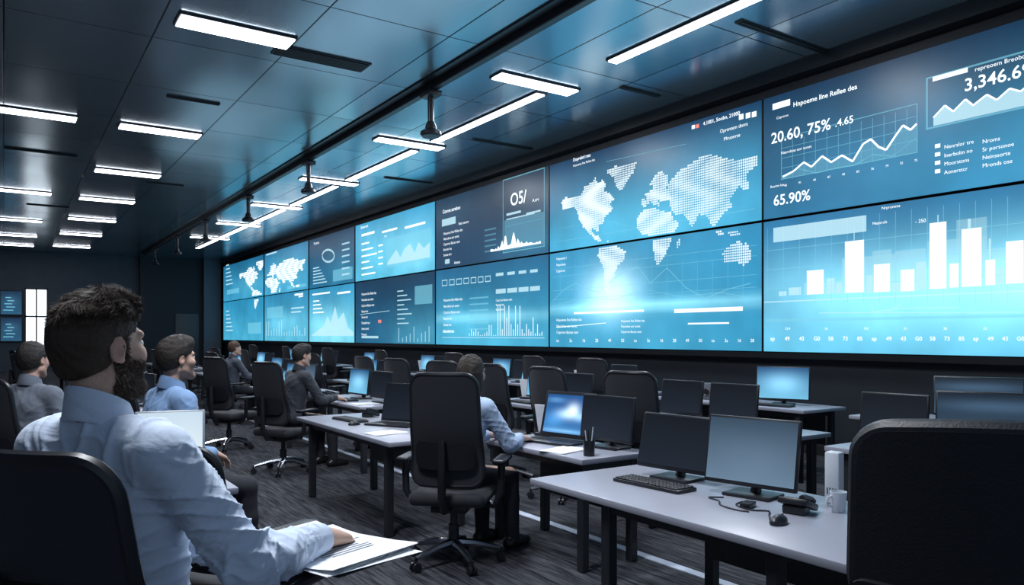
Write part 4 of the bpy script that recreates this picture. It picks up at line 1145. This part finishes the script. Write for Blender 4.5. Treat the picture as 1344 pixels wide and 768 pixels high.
    bm = MB(); nu = 48; prof = [(1.0,-.03),(.98,.028),(1.0,.036),(1.05,.038),(1.10,.026),(1.32,-.030),(1.29,-.036),(1.1,-.004),(1.05,-.03)]
    rows_ = []
    for i in range(nu+1):
        a_ = R(20)+i/nu*R(320); p = (.058*math.sin(a_), .062*math.cos(a_)); drop = -.028*math.cos(a_)
        c0 = NB+V((0,.004,0))
        rows_.append([bm.bm.verts.new((c0+V((p[0]*k_, p[1]*k_+s_.y*zz, zz+drop+.006)))*sc) for k_, zz in prof])
    for A_, B_ in zip(rows_, rows_[1:]):
        for k_ in range(len(prof)): bm.bm.faces.new((A_[k_], A_[(k_+1) % len(prof)], B_[(k_+1) % len(prof)], B_[k_]))
    bm.bm.faces.new(rows_[0]); bm.bm.faces.new(rows_[-1][::-1])
    bm.build('collar', smat, shirt, True, 50)
    if cuffs:
        for i in range(2):
            dd = (wr[i]-el[i]).normalized(); b0 = el[i].lerp(wr[i], .76); b1 = wr[i]-dd*.004
            bm = MB(); bm.tube([b0*sc, (b0.lerp(b1,.1))*sc, b1*sc, (b1-dd*.001)*sc, b0.lerp(b1,.3)*sc], [.041*sc,.0435*sc,.0385*sc,.0345*sc,.037*sc], 24, True)
            bm.build('cuff', smat, shirt, True, 50)
    # ---- trousers and shoes
    tr = max(res*1.6, .011)
    lo, hi = bounds([P, P-V((0,.08,0))]+hip+kn+an, .15); f = Field(lo, hi, tr)
    f.ell(P+V((0,-.01,-.02)), (.178,.135,.10), .03)
    for i in range(2):
        f.cone(hip[i], kn[i], .092, .066, .03); f.cone(kn[i], kn[i].lerp(an[i],.4), .066, .062, .02); f.cone(kn[i].lerp(an[i],.4), an[i], .062, .052, .02)
        f.ell(an[i]-V((0,0,.08)), (.09,.09,.055), .005, -1)
    f.half(P+s_*.06, s_)
    Pv, Q = f.mesh()
    link_mesh('trousers', np_mesh('trousers', Pv*sc, Q), M['trousers'], body, True, None)
    for i in range(2):
        lo, hi = bounds([an[i]+V((0,-.06,-.05)), an[i]+V((0,.17,.0))], .09); lo[2] = -.02; f = Field(lo, hi, tr*.8)
        A_ = an[i]; f.cone(V((A_.x, A_.y-.045, .04)), V((A_.x, A_.y+.07, .042)), .044, .045, .03); f.cone(V((A_.x, A_.y+.07, .038)), V((A_.x*1.04, A_.y+.17, .03)), .045, .033, .03)
        f.cone(V((A_.x, A_.y-.01, .05)), A_+V((0,0,.01)), .044, .046, .02); f.half((0,0,.004), (0,0,-1))
        Pv, Q = f.mesh(); link_mesh('shoe', np_mesh('shoe', Pv*sc, Q), M['shoe'], body, True, None)
    # ---- hair
    hr_ = max(res*.8, .0034)
    lo, hi = bounds([HC], .17 if style != 'long' else .27); f = Field(lo, hi, hr_)
    ad = lambda r: tuple(q+hk for q in r)
    E = lambda c, r, k=.02, op=1: f.ell(hp(*c), sv(r), k, op, HR)
    E((0,-.018,.037), ad((.0770,.1000,.0880)), .01); E((0,-.046,-.012), ad((.066,.063,.078)), .03)
    if style == 'quiff':
        E((0,.014,.082), ad((.058,.062,.046)), .04); E((.0,.048,.094), ad((.044,.034,.026)), .04)
    if style == 'long':
        E((0,-.055,-.03), (.080,.072,.11), .03); E((0,-.072,-.12), (.078,.050,.085), .04)
        for sd in (1,-1): E((sd*.07,-.01,-.07), (.024,.042,.085), .03)
    E((0,.110,-.032), (.092,.083,.102), .012, -1)
    if style != 'long':
        for sd in (1,-1): E((sd*.088,-.004,-.016), (.032,.028,.038), .01, -1); E((sd*.07,.060,-.06), (.04,.058,.09), .012, -1)
        f.half(hp(0,-.06,-.060), HRm @ V((0,.35,-1)), k=.02)
    Pv, Q = f.mesh(); N_ = normals(Pv, Q)
    q = (Pv-np.array(HC)) @ HR / hsc
    g = np.sin(q[:,0]*230+5*np.sin(q[:,1]*32)+3*np.sin(q[:,2]*45))*np.sin(q[:,0]*90+q[:,2]*60+2*np.sin(q[:,1]*55))
    big = np.sin(q[:,0]*85+2.5*np.sin(q[:,1]*46))*np.sin(q[:,1]*78+2*np.sin(q[:,0]*58))*sm(.06,.10,q[:,2])
    Pv2 = Pv+N_*(g*.0012+big*.0035)[:,None]; Pv = Pv2
    Vs = [Pv2]; Fq = [Q]
    if strands:
        ids = np.random.choice(len(Pv), strands); RT = []; DR = []; LN = []; LF = []; NN = []
        for i in ids:
            n = N_[i]; l = q[i]; up_ = max(0, min(1, (l[2]-.055)/.05)); rn = np.random.randn(3)
            clump = math.sin(l[0]*90+3*math.sin(l[1]*60))*math.cos(l[1]*75+2*math.sin(l[0]*70))
            sw = math.sin(l[0]*60+2*math.sin(l[1]*45))*.9
            fr_ = max(0, min(1, (l[1]-.04)/.04))*up_
            flow = np.array((l[0]*1.6+sw*up_+.16*rn[0], -.7*(1-fr_)+.15*fr_+.16*rn[1], -.95*(1-up_)+.0*up_+.35*fr_))
            flow = HR @ flow; flow = flow-n*(flow @ n)*.95; flow /= np.linalg.norm(flow)+1e-6; flow = flow+.15*rn; flow /= np.linalg.norm(flow)
            RT.append(Pv[i]-n*.003); DR.append(flow); NN.append(n)
            LN.append((.006+.022*up_)*(.55+.6*np.random.rand())*(1+.4*clump*up_)); LF.append(.05+.22*up_*(.7+.6*clump))
        sv_, sq_ = strand_mesh(RT, DR, LN, LF, NN, .0009)
        Vs.append(sv_); Fq.append(sq_+len(Pv2))
    Pv2 = np.concatenate(Vs); Q = np.concatenate(Fq)
    link_mesh('hair', np_mesh('hair', Pv2*sc, Q), hm, body, True, None)
    return body, dict(el=el, wr=wr, HC=HC, hd=hd)

# bearded man in front
MS = 1.08; mseat = .60; MA = 54; MX, MY = .262, 2.095
person('bearded man in a pale blue shirt seated in the left foreground, hand on white papers', (MX, MY, 0), MA, MS, mseat, .0040, -9,
       [(.300,.325,.886), (.06,.335,.80)], [(-.10,.97,-.20), (.75,.65,-.0)], headyaw=6, pitch=5, skin=(.60,.37,.28), haircol=(.056,.032,.021),
       shirtcol=lin((204,216,236)), style='quiff', beard=.80, hints=[(.40,-.35,-1), (-.6,-.35,-.7)], curl=(20,32,24), strands=20000, foldamp=.0080, hoff=(-.01,-.012,-.010), hsc=.94, wrinkle=.24, spread=1.5, hk=0)
chair(MX+.0, MY+.0, MA, 'black office chair the bearded man sits in, left foreground', 'man', None, hs=.665, top=1.27, w=.62, back=.05, armup=.018, armlen=.42, army=.14)
bd = thing('writing_board', 'dark board under the papers of the bearded man', 'board', (.765, 2.075, .901), az(70))
MB().box((0,0,.004), (.40,.27,.008), .003, 1).build('board', M['plastic'], bd)
MB().box((.175,0,.012), (.03,.11,.012), .004, 1).build('clip', M['chrome'], bd)
pp = thing('document', 'white printed sheets under the hand of the bearded man', 'papers', (.755, 2.085, .911), az(70))
for n_, (ox, oy, ra) in enumerate(((.020,.008,-7),(-.012,.010,6),(0,.0,0))):
    def fn(u, v, ox=ox, oy=oy, ra=ra, n_=n_):
        x = (u-.5)*.44; y = (v-.5)*.31; rr = Matrix.Rotation(R(ra), 2)
        p = rr @ V((x, y)); zz = .0015+n_*.003+.06*max(0, abs(u-.5)-.32)*(1 if n_ == 2 else .4)
        return V((p.x+ox, p.y+oy, zz)), V((0,0,1))
    MB().grid_slab(fn, 16, 6, .0012).build('sheet', M['paper'], pp)
q = MB()
for a in range(15): q.box((-.12+a*.016, .01*(a % 3), .0092), (.004, .21-.03*(a % 4), .0006))
q.build('printed_lines', M['ink'], pp, False)

person('man with dark hair in a light blue shirt seated behind the bearded man', (.80, 4.90, 0), 74, 1.04, .53, .0058, 4,
       [(.12,.22,.77), (-.12,.22,.77)], [(-.4,1,-.45),(.4,1,-.45)], headyaw=0, pitch=2, haircol=(.020,.013,.010), shirtcol=lin((120,150,190)), beard=.4, skin=(.56,.35,.27), foldamp=.005, style='quiff')
person('person in a grey shirt with dark hair seated at the left edge, facing away', (.13, 6.32, 0), 40, 1.05, .485, .0080, 4,
       [(.14,.28,.73), (-.14,.28,.73)], [(-.1,1,-.3),(.1,1,-.3)], haircol=(.018,.013,.012), shirtcol=(.13,.15,.19), skin=(.52,.32,.25), foldamp=.005)
person('man in a dark shirt typing at a desk, left of the tall chair', (2.70, 8.47, 0), 78, 1.0, .50, .0070, 10,
       [(.17,.46,.80), (-.15,.46,.80)], [(0,1,-.15),(0,1,-.15)], pitch=-6, haircol=(.014,.011,.010), shirtcol=(.03,.035,.048), skin=(.55,.35,.27), foldamp=.005, style='quiff')
person('woman with dark hair in a pale blouse typing in the tall chair', (2.56, 4.47, 0), 70, .98, .505, .0068, 13,
       [(.17,.50,.80), (-.10,.48,.80)], [(0,1,-.12),(0,1,-.12)], pitch=-5, haircol=(.022,.013,.009), shirtcol=lin((170,190,220)), style='long', skin=(.58,.38,.3), foldamp=.005)
person('far brown-haired person seated beyond the empty chair', (3.26, 13.62, 0), 80, 1.0, .50, .0100, 6,
       [(.16,.46,.80), (-.15,.46,.80)], None, haircol=(.08,.042,.026), shirtcol=(.06,.07,.1), skin=(.56,.36,.28), foldamp=.005)

# ================================================================== LIGHT, CAMERA
wd = bpy.data.worlds.new('World'); S.world = wd; wd.use_nodes = True
bg = wd.node_tree.nodes['Background']; bg.inputs[0].default_value = (.55,.74,1.0,1); bg.inputs[1].default_value = .42
def area(name, loc, sx, sy, e, col, rot=(0,0,0)):
    l = bpy.data.lights.new(name, 'AREA'); l.shape = 'RECTANGLE'; l.size = sx; l.size_y = sy; l.energy = e; l.color = col
    o = bpy.data.objects.new(name, l); C.objects.link(o); o.location = loc; o.rotation_euler = rot; return o
for n_, (x, y, e) in enumerate(((.35,3.0,160),(2.23,4.6,140),(2.23,9.0,105),(6.3,5.6,85),(6.4,10.4,90),(2.23,14.1,90),(6.4,14.5,85),(2.23,22.1,80))):
    area('ceiling_lamp_'+str(n_), (x, y, CEIL-.06), 1.2, .4, e, (.88,.94,1.0))
for n_, (x, y, e) in enumerate(((6.2, 6, 40), (6.2, 14, 46), (5.4, 24, 36), (2.2, 9, 12))):  # added fill aimed upwards to brighten the ceiling; no fixture hangs here
    area('added_ceiling_fill_'+str(n_), (x, y, 2.1), 2.5, 8, e, (.48,.78,.98), (R(180),0,0))
cam = bpy.data.cameras.new('Camera'); co = bpy.data.objects.new('Camera', cam); C.objects.link(co)
cam.sensor_width = 36; cam.lens = F/1344*36; cam.shift_y = 56/1344; cam.clip_start = .05; cam.clip_end = 200
co.location = (0,0,H); co.rotation_euler = (R(90),0,-TH)
S.camera = co
